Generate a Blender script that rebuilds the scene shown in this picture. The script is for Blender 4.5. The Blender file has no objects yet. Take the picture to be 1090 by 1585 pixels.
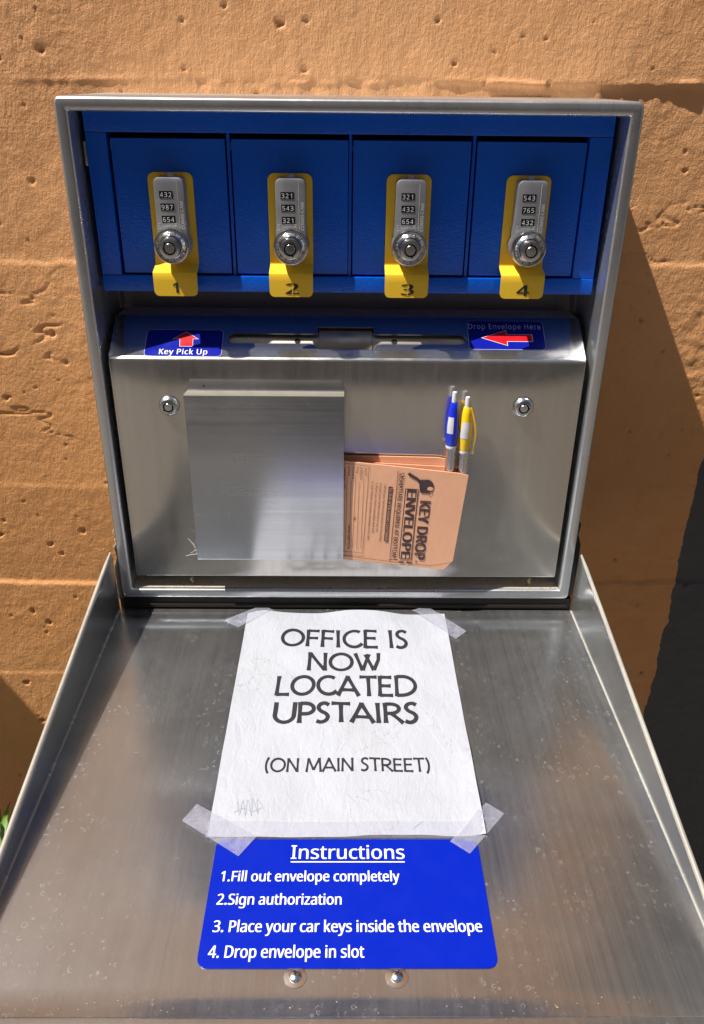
import bpy, bmesh, math, random
import numpy as np
from math import sin, cos, pi, radians, atan2, sqrt
from mathutils import Vector, Matrix
from mathutils.geometry import tessellate_polygon

random.seed(7)
S = bpy.context.scene
C = S.collection
UP = 1.0            # height of the box's lower edge above the paving

# ------------------------------------------------------------------ camera
P_, R_, Y_ = 0.483557, -0.011109, -0.012813
yaw = Matrix.Rotation(Y_, 3, 'Z')
right = Vector((1, 0, 0)); fwd = Vector((0, cos(P_), -sin(P_))); down = fwd.cross(right)
right, fwd, down = yaw @ right, yaw @ fwd, yaw @ down
r2 = cos(R_) * right + sin(R_) * down
d2 = -sin(R_) * right + cos(R_) * down
cam_d = bpy.data.cameras.new('camera')
cam = bpy.data.objects.new('camera', cam_d); C.objects.link(cam)
M = Matrix((r2, -d2, -fwd)).transposed().to_4x4()
M.translation = Vector((-0.00449, -0.768, 0.51249 + UP))
cam.matrix_world = M
cam_d.sensor_fit = 'VERTICAL'; cam_d.sensor_height = 24.0
cam_d.lens = 1278.19 / 1585 * 24.0
cam_d.clip_start = 0.02; cam_d.clip_end = 500
S.camera = cam

# ------------------------------------------------------------------ light
SUN_D = Vector((0.527, 0.178, -1.0)).normalized()      # the way sunlight travels
to_sun = -SUN_D
w = bpy.data.worlds.new('World'); S.world = w; w.use_nodes = True
wn = w.node_tree; bg = wn.nodes['Background']
sky = wn.nodes.new('ShaderNodeTexSky'); sky.sky_type = 'NISHITA'; sky.sun_disc = False
sky.sun_elevation = math.asin(to_sun.z); sky.sun_rotation = atan2(to_sun.x, to_sun.y)
wn.links.new(sky.outputs[0], bg.inputs[0]); bg.inputs[1].default_value = 0.07
sl = bpy.data.lights.new('sun', 'SUN'); sl.energy = 5.0; sl.angle = radians(0.5); sl.color = (1.0, 0.955, 0.89)
so = bpy.data.objects.new('sun', sl); C.objects.link(so)
so.rotation_euler = SUN_D.to_track_quat('-Z', 'Y').to_euler()
so.location = (-2, -1, 5)
S.view_settings.view_transform = 'Standard'; S.view_settings.look = 'None'
S.view_settings.exposure = 0.50; S.view_settings.gamma = 1
S.cycles.max_bounces = 10

# ------------------------------------------------------------------ node helpers
class NT:
    def __init__(s, name):
        s.m = bpy.data.materials.new(name); s.m.use_nodes = True
        s.t = s.m.node_tree; s.b = s.t.nodes['Principled BSDF']; s.o = s.t.nodes['Material Output']
        s.tc = None
    def n(s, typ): return s.t.nodes.new('ShaderNode' + typ)
    def link(s, a, b): s.t.links.new(a, b)
    def set(s, sock, v):
        if isinstance(v, bpy.types.NodeSocket): s.link(v, sock)
        elif isinstance(v, (tuple, list)) and len(v) == 3 and sock.type == 'RGBA': sock.default_value = (*v, 1)
        else: sock.default_value = v
    def co(s, scale=(1, 1, 1), rot=(0, 0, 0)):
        if s.tc is None: s.tc = s.n('TexCoord')
        m = s.n('Mapping'); s.link(s.tc.outputs['Object'], m.inputs[0])
        m.inputs['Scale'].default_value = scale; m.inputs['Rotation'].default_value = rot
        return m.outputs[0]
    def noise(s, vec, scale=1, detail=2, rough=.5, dist=0):
        k = s.n('TexNoise'); s.link(vec, k.inputs['Vector'])
        k.inputs['Scale'].default_value = scale; k.inputs['Detail'].default_value = detail
        k.inputs['Roughness'].default_value = rough; k.inputs['Distortion'].default_value = dist
        return k.outputs['Fac']
    def vor(s, vec, scale, out='Distance', feature='F1', rnd=1):
        k = s.n('TexVoronoi'); k.feature = feature; s.link(vec, k.inputs['Vector'])
        k.inputs['Scale'].default_value = scale; k.inputs['Randomness'].default_value = rnd
        return k.outputs[out]
    def ramp(s, fac, a, b, lo=0., hi=1.):
        k = s.n('MapRange'); k.clamp = True; k.interpolation_type = 'SMOOTHSTEP' if a < b else 'LINEAR'
        s.link(fac, k.inputs[0]); k.inputs[1].default_value = a; k.inputs[2].default_value = b
        k.inputs[3].default_value = lo; k.inputs[4].default_value = hi
        return k.outputs[0]
    def math(s, op, a, b=0.0, c=0.0):
        k = s.n('Math'); k.operation = op
        for i, v in enumerate((a, b, c)): s.set(k.inputs[i], v)
        return k.outputs[0]
    def mix(s, fac, a, b):
        k = s.n('Mix'); k.data_type = 'RGBA'
        s.set(k.inputs[0], fac); s.set(k.inputs[6], a); s.set(k.inputs[7], b)
        return k.outputs[2]
    def sep(s, vec):
        k = s.n('SeparateXYZ'); s.link(vec, k.inputs[0]); return k.outputs
    def bump(s, h, strength=.5, dist=.001, normal=None):
        k = s.n('Bump'); s.set(k.inputs['Height'], h); k.inputs['Strength'].default_value = strength
        k.inputs['Distance'].default_value = dist
        if normal is not None: s.link(normal, k.inputs['Normal'])
        return k.outputs[0]
    def p(s, **kw):
        for k, v in kw.items():
            s.set(s.b.inputs[k.replace('_', ' ')], v)
        return s

def plain(name, col, rough=.5, metal=0., spec=.5, coat=0.):
    k = NT(name); k.p(Base_Color=col, Roughness=rough, Metallic=metal)
    k.b.inputs['Specular IOR Level'].default_value = spec
    k.b.inputs['Coat Weight'].default_value = coat
    # a little uneven wear so that nothing is perfectly flat
    n = k.noise(k.co(), 60, 4)
    k.p(Roughness=k.ramp(n, .2, .8, max(rough - .05, 0.02), rough + .1))
    return k.m

def steel(name, grain, rough=.28, aniso=.6, dust=.12, spots=0., base=(.60, .59, .57), streak=.5, dustcol=(.42, .40, .37), grime=0., wob=.25, smu=1.):
    """brushed stainless steel, the grain running along the given axis"""
    k = NT(name)
    fine = {'x': (4, 900, 900), 'y': (900, 4, 900), 'z': (900, 900, 4)}[grain]
    mid = {'x': (2.5, 160, 160), 'y': (160, 2.5, 160), 'z': (160, 160, 2.5)}[grain]
    g = k.noise(k.co(fine), 1, 2); st = k.noise(k.co(mid), 1, 3, .6)
    big = k.noise(k.co(), 9, 5, .6, .6); big2 = k.noise(k.co((1, 1, 1), (.3, .5, .9)), 26, 6, .65, 1.2)
    r = k.math('ADD', k.ramp(big, .3, .7, rough * .9, rough * 1.1), k.math('MULTIPLY', k.math('SUBTRACT', st, .5), .22 * streak))
    smudge = k.ramp(big2, .42, .78)
    r = k.math('ADD', r, k.math('MULTIPLY', smudge, .06 * smu))
    col = k.mix(k.ramp(st, .3, .7), base, tuple(c * (1 - .16 * streak) for c in base))
    col = k.mix(k.math('MULTIPLY', smudge, .25 * smu), col, tuple(c * .8 for c in base))
    k.p(Base_Color=col, Metallic=1.0, Roughness=r)
    k.b.inputs['Anisotropic'].default_value = aniso
    tan = k.n('Tangent'); tan.direction_type = 'RADIAL'; tan.axis = {'x': 'X', 'y': 'Y', 'z': 'Z'}[grain]
    k.link(tan.outputs[0], k.b.inputs['Tangent'])
    h = k.math('ADD', g, k.math('MULTIPLY', st, .8))
    bn = k.bump(h, .16, .0002)
    wob = k.bump(k.noise(k.co(), 5, 1), wob, .004, bn)       # sheet metal is never quite flat
    k.link(wob, k.b.inputs['Normal'])
    # dust, dried water and hand marks: a thin matt film over the metal
    st2 = k.noise(k.co({'x': (1.2, 520, 520), 'y': (520, 1.2, 520), 'z': (520, 520, 1.2)}[grain]), 1, 2)
    d = k.n('BsdfDiffuse'); k.set(d.inputs[0], dustcol)
    f = k.ramp(k.noise(k.co(), 14, 6, .6, .4), .3, .75, dust * .8, dust * 1.25)
    f = k.math('ADD', f, k.math('MULTIPLY', k.math('SUBTRACT', st, .5), .18 * streak)); f = k.math('ADD', f, k.math('MULTIPLY', k.math('SUBTRACT', st2, .5), .22 * streak))
    specks = k.ramp(k.noise(k.co(), 620, 2), .69, .76)
    f = k.math('ADD', f, k.math('MULTIPLY', specks, k.ramp(k.noise(k.co(), 17, 3), .45, .7, 0, .3 if spots else .12)))
    if spots > 0:
        for sc, th, wd, wt in ((130, .28, .06, .28), (210, .28, .09, .32), (330, .0, .28, .4)):
            co = k.co((1, 1, 1), (0, 0, sc))
            warp = k.n('VectorMath'); warp.operation = 'ADD'
            nz = k.n('TexNoise'); k.link(co, nz.inputs[0]); nz.inputs['Scale'].default_value = sc * 1.4
            sm = k.n('VectorMath'); sm.operation = 'SCALE'; k.link(nz.outputs['Color'], sm.inputs[0]); sm.inputs['Scale'].default_value = .35 / sc
            k.link(co, warp.inputs[0]); k.link(sm.outputs[0], warp.inputs[1])
            v = k.n('TexVoronoi'); k.link(warp.outputs[0], v.inputs['Vector']); v.inputs['Scale'].default_value = sc
            ring = k.math('SUBTRACT', 1, k.ramp(k.math('ABSOLUTE', k.math('SUBTRACT', v.outputs['Distance'], th)), 0, wd))
            pick = k.ramp(k.sep(v.outputs['Color'])[0], .66, .74)
            zone = k.ramp(k.noise(k.co(), 11, 3, .6), .40, .62)
            part = k.ramp(k.noise(co, sc * 1.1, 2), .40, .6)
            f = k.math('ADD', f, k.math('MULTIPLY', k.math('MULTIPLY', ring, pick), k.math('MULTIPLY', k.math('MULTIPLY', zone, part), wt * spots)))
        # fine scratches
        for a, sc in ((.5, 1), (-.7, 1.3), (1.2, .8)):
            sv = k.noise(k.co((26 * sc, 420 * sc, 1), (0, 0, a)), 1, 1)
            sel = k.ramp(k.noise(k.co(), 22 * sc, 2), .56, .66)
            f = k.math('ADD', f, k.math('MULTIPLY', k.ramp(sv, .76, .80), k.math('MULTIPLY', sel, .35)))
    if grime > 0:
        x, y, z = k.sep(k.co())
        f = k.math('ADD', f, k.math('MULTIPLY', k.ramp(k.noise(k.co(), 90, 6, .7), .45, .65), grime))
    ms = k.n('MixShader'); k.link(k.math('MINIMUM', k.math('MAXIMUM', f, 0.0), .85), ms.inputs[0]); k.link(k.b.outputs[0], ms.inputs[1]); k.link(d.outputs[0], ms.inputs[2])
    k.link(ms.outputs[0], k.o.inputs[0])
    return k.m

def blue_paint(name):
    k = NT(name)
    n = k.noise(k.co(), 18, 4)
    k.p(Base_Color=k.mix(n, (.003, .098, .60), (.004, .115, .68)), Roughness=k.ramp(n, .3, .7, .13, .22))
    k.b.inputs['Specular IOR Level'].default_value = .55
    peel = k.noise(k.co(), 520, 2, .5)
    k.link(k.bump(peel, .4, .0008, k.bump(k.noise(k.co(), 60, 2), .12, .002)), k.b.inputs['Normal'])
    # scuffs down to primer
    sv = k.noise(k.co((500, 500, 30), (0, .6, 0)), 1, 1); sel = k.ramp(k.noise(k.co(), 30, 2), .64, .70)
    k.p(Base_Color=k.mix(k.math('MULTIPLY', k.ramp(sv, .70, .74), sel), k.mix(n, (.003, .098, .60), (.004, .115, .68)), (.25, .32, .5)))
    return k.m

def wall_mat():
    k = NT('painted_concrete')
    co = k.co(); x, y, z = k.sep(co)
    a = k.noise(co, 3, 5, .6); b = k.noise(co, 40, 6, .65)
    col = k.mix(k.ramp(a, .3, .7), (.82, .43, .20), (.74, .365, .155))
    col = k.mix(k.ramp(b, .55, .75, 0, .35), col, (.60, .25, .085))
    lower = k.ramp(z, 0.5, 0.15, 0, .55)      # browner towards the bottom of the wall
    col = k.mix(lower, col, (.66, .31, .105))
    dirt = k.ramp(k.noise(k.co((6, 6, 1.2)), 3, 6, .7), .55, .8, 0, .25)
    col = k.mix(dirt, col, (.38, .19, .09))
    chip = k.ramp(k.vor(co, 21), .035, .03)
    chipsel = k.ramp(k.sep(k.vor(co, 21, 'Color'))[0], .90, .905)
    col = k.mix(k.math('MULTIPLY', chip, chipsel), col, (.75, .72, .68))
    # black coating on the bay to the right, brushed along a wavering vertical edge
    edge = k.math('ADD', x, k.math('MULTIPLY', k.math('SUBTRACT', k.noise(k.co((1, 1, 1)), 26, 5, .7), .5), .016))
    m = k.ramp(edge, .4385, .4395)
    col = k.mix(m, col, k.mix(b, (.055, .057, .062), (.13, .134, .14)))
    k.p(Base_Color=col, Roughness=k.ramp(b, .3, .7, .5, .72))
    k.b.inputs['Specular IOR Level'].default_value = .35
    f = k.noise(k.co((520, 520, 150)), 1, 3, .6)
    g = k.noise(co, 240, 4, .6)
    n1 = k.bump(f, .6, .0010); n2 = k.bump(g, .45, .0017, n1); n2 = k.bump(k.noise(co, 700, 3, .6), .4, .0010, n2)
    k.link(n2, k.b.inputs['Normal'])
    return k.m

def paper_mat(name, base, stain=True, wr=.5):
    k = NT(name)
    n = k.noise(k.co(), 22, 6, .6, .5)
    col = k.mix(k.ramp(n, .3, .7), base, tuple(c * .93 for c in base))
    if stain:
        iso = k.math('ABSOLUTE', k.math('SUBTRACT', k.noise(k.co(), 15, 5, .62, .3), .56))
        m = k.math('MULTIPLY', k.ramp(iso, .0055, .001), k.ramp(k.noise(k.co(), 9, 2), .45, .6, 0, .5))
        col = k.mix(m, col, tuple(c * .55 for c in base))
        blot = k.ramp(k.noise(k.co(), 10, 3), .56, .72, 0, .25)
        col = k.mix(blot, col, (base[0] * .97, base[1] * .95, base[2] * .84))
    k.p(Base_Color=col, Roughness=.55)
    k.b.inputs['Specular IOR Level'].default_value = .4
    h1 = k.noise(k.co((1.6, .7, 1)), 70, 5, .6, .8); h2 = k.noise(k.co(), 400, 3)
    k.link(k.bump(h2, .3 * wr, .0006, k.bump(h1, .8 * wr, .0030)), k.b.inputs['Normal'])
    return k.m

def film_mat(name, col, alpha, rough=.2):
    k = NT(name)
    n = k.noise(k.co((1, 1, 1)), 90, 5, .6, 1)
    k.p(Base_Color=col, Roughness=k.ramp(n, .3, .7, rough, rough + .15), Alpha=k.ramp(n, .35, .7, alpha * .85, min(1, alpha * 1.3)))
    k.link(k.bump(n, .4, .001), k.b.inputs['Normal'])
    return k.m

M_ = {}
M_['face'] = steel('brushed_steel_vertical_grain', 'z', .20, .65, .10, .25, (.66, .63, .58), .5, wob=.16)
M_['tray'] = steel('brushed_steel_lid', 'y', .18, .75, .12, 1.0, (.50, .535, .575), .42, (.38, .37, .36), wob=.14)
M_['flange'] = steel('brushed_steel_flange', 'y', .20, .6, .12, .9, (.56, .58, .60), .5, wob=.12)
M_['pocket'] = steel('brushed_steel_horizontal_grain', 'x', .24, .85, .05, 0, (.62, .63, .64), .5, wob=.08, smu=.25)
M_['rim'] = steel('steel_rim', 'z', .29, .5, .15, .35, (.66, .665, .665), .4, (.46, .47, .48), wob=.12)
M_['slope'] = steel('brushed_steel_slope', 'x', .13, .3, .10, .5, (.60, .60, .60), .3)
M_['inner'] = steel('steel_lining', 'z', .42, .3, .34, 0, (.66, .62, .57), .3, (.46, .42, .36))
M_['guide'] = steel('guide_steel', 'z', .48, .6, .30, 0, (.66, .60, .51), .6, (.36, .31, .25))
M_['lip'] = plain('sunlit_lip', (.27, .25, .20), .45, .4)  # pale tone puts sunlight on the pocket's upper lip into the colour
M_['ledge'] = paper_mat('dusty_ledge', (.50, .44, .36), False, 1.2)
M_['hem'] = steel('pale_edge', 'y', .24, .2, .45, 0, (.75, .74, .71), .2, (.66, .63, .56))  # paler than the flange, draws creamy lines along rim and fold
M_['chrome'] = plain('chrome', (.86, .86, .84), .16, 1)
M_['satin'] = plain('satin_nickel', (.62, .62, .61), .22, 1)
M_['cast'] = plain('die_cast_grey', (.50, .51, .55), .34, .8)
M_['castlight'] = plain('raised_cast_grey', (.72, .72, .74), .3, .4)
M_['blue'] = blue_paint('blue_powder_coat')
M_['yellow'] = plain('yellow_powder_coat', (.90, .57, .035), .34, 0, .5)
M_['black'] = plain('black_plastic', (.006, .006, .007), .5, 0, .2)
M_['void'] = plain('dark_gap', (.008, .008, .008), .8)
M_['ink'] = plain('black_print', (.020, .020, .024), .5)
M_['inkbrown'] = plain('envelope_print', (.065, .040, .045), .6)
M_['white'] = plain('white_print', (.72, .73, .76), .4)
M_['greyprint'] = plain('pale_grey_print', (.50, .55, .80), .4)
M_['decal'] = plain('blue_vinyl', (.0003, .013, .35), .38, 0, .15)
M_['decal2'] = plain('dark_blue_vinyl', (.006, .012, .30), .16, 0, .5)
M_['red'] = plain('red_vinyl', (.55, .006, .012), .3)
M_['paper'] = paper_mat('white_copy_paper', (.42, .435, .48))
M_['kraft'] = paper_mat('tan_envelope_paper', (.95, .50, .30), False, .12)
M_['kraftdark'] = paper_mat('tan_envelope_seam', (.60, .30, .17), False, .3)
M_['tape'] = film_mat('clear_tape', (.50, .50, .60), .34)
M_['sleeve'] = film_mat('plastic_sleeve', (.55, .55, .68), .10, .12)
M_['penblue'] = plain('blue_plastic', (.010, .03, .62), .22, 0, .5, .3)
M_['penyellow'] = plain('yellow_plastic', (.92, .58, .01), .22, 0, .5, .3)
M_['penwhite'] = plain('white_plastic', (.62, .62, .66), .35)
M_['barrel'] = plain('satin_silver_barrel', (.66, .62, .58), .24, 1)
M_['rubber'] = plain('black_rubber', (.012, .012, .012), .6)
M_['dark_steel'] = plain('dark_steel_and_shade', (.022, .018, .016), .55, .2, .2)  # near black: steel parts, and painted shade in the gap under the box
M_['debris'] = plain('dry_plant_crumbs', (.42, .30, .17), .8)
M_['cobweb'] = plain('cobweb', (.62, .60, .55), .7)
M_['leaf'] = plain('fern_green', (.10, .21, .02), .45)
M_['pen_ink'] = plain('blue_pen_ink', (.30, .31, .39), .6)
M_['wall'] = wall_mat()

# ------------------------------------------------------------------ mesh helpers
class MB:
    def __init__(s, *mats): s.v = []; s.f = []; s.mi = []; s.mats = list(mats)
    def add(s, vs, fs, m=0):
        o = len(s.v); s.v += [tuple(p) for p in vs]; s.f += [tuple(i + o for i in q) for q in fs]; s.mi += [m] * len(fs); return s
    def box(s, x0, x1, y0, y1, z0, z1, m=0, bev=0.0):
        if bev > 0:
            bm = bmesh.new(); bmesh.ops.create_cube(bm, size=1)
            for v in bm.verts: v.co = (x0 + (v.co.x + .5) * (x1 - x0), y0 + (v.co.y + .5) * (y1 - y0), z0 + (v.co.z + .5) * (z1 - z0))
            bmesh.ops.bevel(bm, geom=bm.edges[:], offset=bev, segments=2, affect='EDGES', profile=.7)
            bm.verts.index_update()
            s.add([v.co[:] for v in bm.verts], [[v.index for v in f.verts] for f in bm.faces], m); bm.free(); return s
        vs = [(x, y, z) for x in (x0, x1) for y in (y0, y1) for z in (z0, z1)]
        return s.add(vs, [(0, 1, 3, 2), (4, 6, 7, 5), (0, 4, 5, 1), (2, 3, 7, 6), (0, 2, 6, 4), (1, 5, 7, 3)], m)
    def lathe(s, prof, c, ax='y', seg=40, m=0, cap=True):
        """prof: (radius, position along the axis)"""
        vs = []; fs = []
        for r, h in prof:
            for i in range(seg):
                a = 2 * pi * i / seg; u, v = r * cos(a), r * sin(a)
                vs.append({'y': (c[0] + u, c[1] + h, c[2] + v), 'z': (c[0] + u, c[1] + v, c[2] + h), 'x': (c[0] + h, c[1] + u, c[2] + v)}[ax])
        for j in range(len(prof) - 1):
            for i in range(seg):
                k = (i + 1) % seg; fs.append((j * seg + i, j * seg + k, (j + 1) * seg + k, (j + 1) * seg + i))
        if cap: fs.append(tuple(range(seg))); fs.append(tuple(range((len(prof) - 1) * seg, len(prof) * seg)))
        return s.add(vs, fs, m)
    def prism(s, pts, y0, y1, m=0, ax='y', ch=0.0):
        """a flat outline (2D) extruded along an axis, front edge (y0) optionally chamfered"""
        n = len(pts); cx = sum(p[0] for p in pts) / n; cz = sum(p[1] for p in pts) / n
        def P(p, y): return {'y': (p[0], y, p[1]), 'z': (p[0], p[1], y), 'x': (y, p[0], p[1])}[ax]
        rings = []
        if ch > 0:
            sg = 1 if y1 > y0 else -1
            ins = inset(pts, ch)
            rings = [(ins, y0), (inset(pts, ch * .3), y0 + sg * ch * .3), (pts, y0 + sg * ch), (pts, y1)]
        else: rings = [(pts, y0), (pts, y1)]
        vs = [P(p, y) for r, y in rings for p in r]; fs = []
        for j in range(len(rings) - 1):
            for i in range(n): k = (i + 1) % n; fs.append((j * n + i, j * n + k, (j + 1) * n + k, (j + 1) * n + i))
        for base, r in ((0, rings[0][0]), ((len(rings) - 1) * n, rings[-1][0])):
            for t in tessellate_polygon([[Vector((p[0], p[1], 0)) for p in r]]): fs.append(tuple(base + i for i in t))
        return s.add(vs, fs, m)
    def tube(s, path, r, seg=8, m=0):
        vs = []; fs = []; n = len(path); rr = r if isinstance(r, (list, tuple)) else [r] * n
        path = [Vector(p) for p in path]
        for i, p in enumerate(path):
            t = (path[min(i + 1, n - 1)] - path[max(i - 1, 0)]).normalized()
            a = t.cross(Vector((.13, .21, .97)))
            if a.length < .1: a = t.cross(Vector((1, 0, 0)))
            a.normalize(); b = t.cross(a)
            for k in range(seg): q = 2 * pi * k / seg; vs.append(p + rr[i] * (cos(q) * a + sin(q) * b))
        for j in range(n - 1):
            for k in range(seg): l = (k + 1) % seg; fs.append((j * seg + k, j * seg + l, (j + 1) * seg + l, (j + 1) * seg + k))
        fs.append(tuple(range(seg))); fs.append(tuple(range((n - 1) * seg, n * seg)))
        return s.add(vs, fs, m)

def inset(pts, d):
    n = len(pts); out = []
    ar = sum(pts[i][0] * pts[(i + 1) % n][1] - pts[(i + 1) % n][0] * pts[i][1] for i in range(n))
    sg = 1 if ar > 0 else -1
    for i in range(n):
        a, b, c = Vector(pts[i - 1]), Vector(pts[i]), Vector(pts[(i + 1) % n])
        e1, e2 = (b - a), (c - b)
        if e1.length < 1e-9 or e2.length < 1e-9: out.append(tuple(b)); continue
        n1 = Vector((-e1.y, e1.x)).normalized() * sg; n2 = Vector((-e2.y, e2.x)).normalized() * sg
        m = n1 + n2; m = m / max(m.length_squared, .2) * 2
        out.append((b.x + m.x * d, b.y + m.y * d))
    return out

def rrect(x0, x1, z0, z1, r, seg=6):
    if not isinstance(r, (tuple, list)): r = (r,) * 4      # order: right-top, left-top, left-bottom, right-bottom
    out = []
    for (cx, cz, a0, rr) in ((x1 - r[0], z1 - r[0], 0, r[0]), (x0 + r[1], z1 - r[1], 90, r[1]), (x0 + r[2], z0 + r[2], 180, r[2]), (x1 - r[3], z0 + r[3], 270, r[3])):
        if rr <= 0: out.append((cx, cz)); continue
        for i in range(seg + 1): a = radians(a0 + 90 * i / seg); out.append((cx + rr * cos(a), cz + rr * sin(a)))
    return out

def obj(name, mb, parent=None, base=(0, 0, 0), angle=32, label=None):
    me = bpy.data.meshes.new(name); b = Vector(base)
    me.from_pydata([(p[0] - b.x, p[1] - b.y, p[2] - b.z) for p in mb.v], [], mb.f)
    for m in mb.mats: me.materials.append(m)
    me.polygons.foreach_set('material_index', mb.mi)
    bm = bmesh.new(); bm.from_mesh(me); bmesh.ops.recalc_face_normals(bm, faces=bm.faces[:]); bm.to_mesh(me); bm.free()
    me.polygons.foreach_set('use_smooth', [True] * len(me.polygons)); me.set_sharp_from_angle(angle=radians(angle))
    o = bpy.data.objects.new(name, me); C.objects.link(o)
    if parent is not None: o.parent = parent
    else: o.location = b + Vector((0, 0, UP))
    if label: o['label'] = label
    return o

def tag(o, label, cat, group=None, kind=None):
    o['label'] = label
    if cat: o['category'] = cat
    if group: o['group'] = group
    if kind: o['kind'] = kind
    return o

def thing(name, base, label, cat, group=None):
    o = bpy.data.objects.new(name, None); C.objects.link(o); o.empty_display_size = .05
    o.location = Vector(base) + Vector((0, 0, UP)); return tag(o, label, cat, group)

def sub(name, mb, parent, angle=32, label=None):
    """child mesh whose vertices are given in box coordinates, under a parent at the origin frame"""
    return obj(name, mb, parent, (0, 0, 0), angle, label)

# ------------------------------------------------------------------ lettering
def load_font():
    try:
        import os
        p = os.path.join(bpy.utils.system_resource('DATAFILES'), 'fonts', 'NotoSansMath-Regular.woff2')
        return bpy.data.fonts.load(p) if os.path.exists(p) else None
    except Exception: return None
FONT = load_font()
_cache = {}
def text2d(txt, off=0.0, shear=0.0, spacing=1.0):
    key = (txt, off, shear, spacing)
    if key in _cache: return _cache[key]
    cu = bpy.data.curves.new('t', 'FONT'); cu.body = txt; cu.size = 1; cu.offset = off; cu.shear = shear; cu.space_character = spacing
    cu.resolution_u = 3
    if FONT: cu.font = FONT
    o = bpy.data.objects.new('t', cu); C.objects.link(o)
    dg = bpy.context.evaluated_depsgraph_get(); me = bpy.data.meshes.new_from_object(o.evaluated_get(dg))
    vs = [(v.co.x, v.co.y) for v in me.vertices]; fs = [tuple(p.vertices) for p in me.polygons]
    bpy.data.objects.remove(o); bpy.data.meshes.remove(me); bpy.data.curves.remove(cu)
    _cache[key] = (vs, fs); return vs, fs
CAP = None
def put_text(mb, txt, o, ux, uy, width, cap, m=0, off=0.0, shear=0.0, spacing=1.0, lift=None):
    """o: start of the baseline, ux/uy: unit vectors along and up, width and cap height in metres"""
    global CAP
    if CAP is None: CAP = max(v[1] for v in text2d('H')[0])
    vs, fs = text2d(txt, 0.0, shear, spacing)
    x0 = min(v[0] for v in vs); x1 = max(v[0] for v in vs); sx = width / (x1 - x0); sy = cap / CAP
    o, ux, uy = Vector(o), Vector(ux), Vector(uy)
    nrm = ux.cross(uy)
    strikes = [(0, 0)] if off <= 0 else [(-1, 0), (1, 0)]
    for k, (a, b) in enumerate(strikes):
        pts = [o + ux * ((v[0] - x0 + a * off) * sx) + uy * ((v[1] + b * off) * sy) + nrm * (.00010 * k) for v in vs]
        if lift: pts = [lift(p) - Vector((0, .00004 * k, 0)) for p in pts]
        mb.add(pts, fs, m)

def arc(cx, cy, rx, ry, a0, a1, n=20, rot=0.):
    out = []
    for i in range(n + 1):
        a = radians(a0 + (a1 - a0) * i / n); x, y = rx * cos(a), ry * sin(a); c, s = cos(rot), sin(rot)
        out.append((cx + x * c - y * s, cy + x * s + y * c))
    return out
def crom(p, n=7):
    q = [p[0]] + p + [p[-1]]; out = []
    for i in range(1, len(q) - 2):
        for k in range(n):
            t = k / n; a, b, c, d = q[i - 1], q[i], q[i + 1], q[i + 2]
            out.append(tuple(.5 * (2 * b[j] + (c[j] - a[j]) * t + (2 * a[j] - 5 * b[j] + 4 * c[j] - d[j]) * t * t + (3 * b[j] - a[j] - 3 * c[j] + d[j]) * t ** 3) for j in (0, 1)))
    out.append(p[-1]); return out
SC = crom([(.56, .86), (.40, .95), (.20, .90), (.12, .74), (.22, .58), (.42, .46), (.52, .30), (.44, .12), (.24, .04), (.05, .10)])
GL = {  # a flared hand-cut capital alphabet: (advance, strokes)
    'O': (1.16, [arc(.56, .5, .49, .45, 100, 460, 36, .12)]),
    'F': (.70, [[(.10, 0), (.12, 1)], [(.12, .94), (.64, .92)], [(.12, .50), (.58, .49)]]),
    'I': (.32, [[(.14, 0), (.12, 1)]]),
    'C': (.98, [arc(.56, .5, .47, .45, 48, 318, 28, .10)]),
    'E': (.76, [[(.10, 0), (.12, 1)], [(.12, .94), (.66, .92)], [(.12, .52), (.60, .51)], [(.10, .05), (.68, .04)]]),
    'S': (.68, [SC]),
    'N': (.98, [[(.10, 0), (.13, 1)], [(.13, .96), (.80, .05)], [(.82, 0), (.82, 1)]]),
    'W': (1.30, [[(.04, 1), (.36, .03)], [(.36, .03), (.66, .95)], [(.50, .93), (.86, .03)], [(.86, .03), (1.08, .62), (1.10, 1)]]),
    'L': (.70, [[(.14, 1), (.10, 0)], [(.08, .05), (.66, .05)]]),
    'A': (1.02, [[(.02, 0), (.48, 1)], [(.44, .98), (.96, 0)], [(.22, .30), (.76, .29)]]),
    'T': (.80, [[(-.02, .95), (.78, .94)], [(.38, .94), (.40, 0)]]),
    'D': (1.05, [[(.10, 0), (.12, 1)], [(.12, .95)] + arc(.36, .5, .60, .455, 88, -88, 20) + [(.10, .045)]]),
    'U': (1.02, [[(.12, 1), (.10, .35)] + arc(.50, .40, .40, .35, 190, 350, 16) + [(.92, 1)]]),
    'P': (.78, [[(.12, 0), (.12, 1)], [(.12, .94)] + arc(.34, .69, .36, .25, 90, -90, 14) + [(.12, .44)]]),
    'R': (.88, [[(.12, 0), (.12, 1)], [(.12, .94)] + arc(.34, .70, .36, .24, 90, -90, 14) + [(.12, .46)], [(.36, .46), (.84, 0)]]),
    'M': (1.22, [[(.08, 0), (.20, 1)], [(.20, .96), (.58, .15)], [(.58, .15), (.98, .96)], [(.98, 1), (1.10, 0)]]),
    '(': (.42, [arc(.62, .45, .50, .72, 130, 230, 12)]), ')': (.42, [arc(-.22, .45, .50, .72, 50, -50, 12)]), ' ': (.42, []),
}
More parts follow.
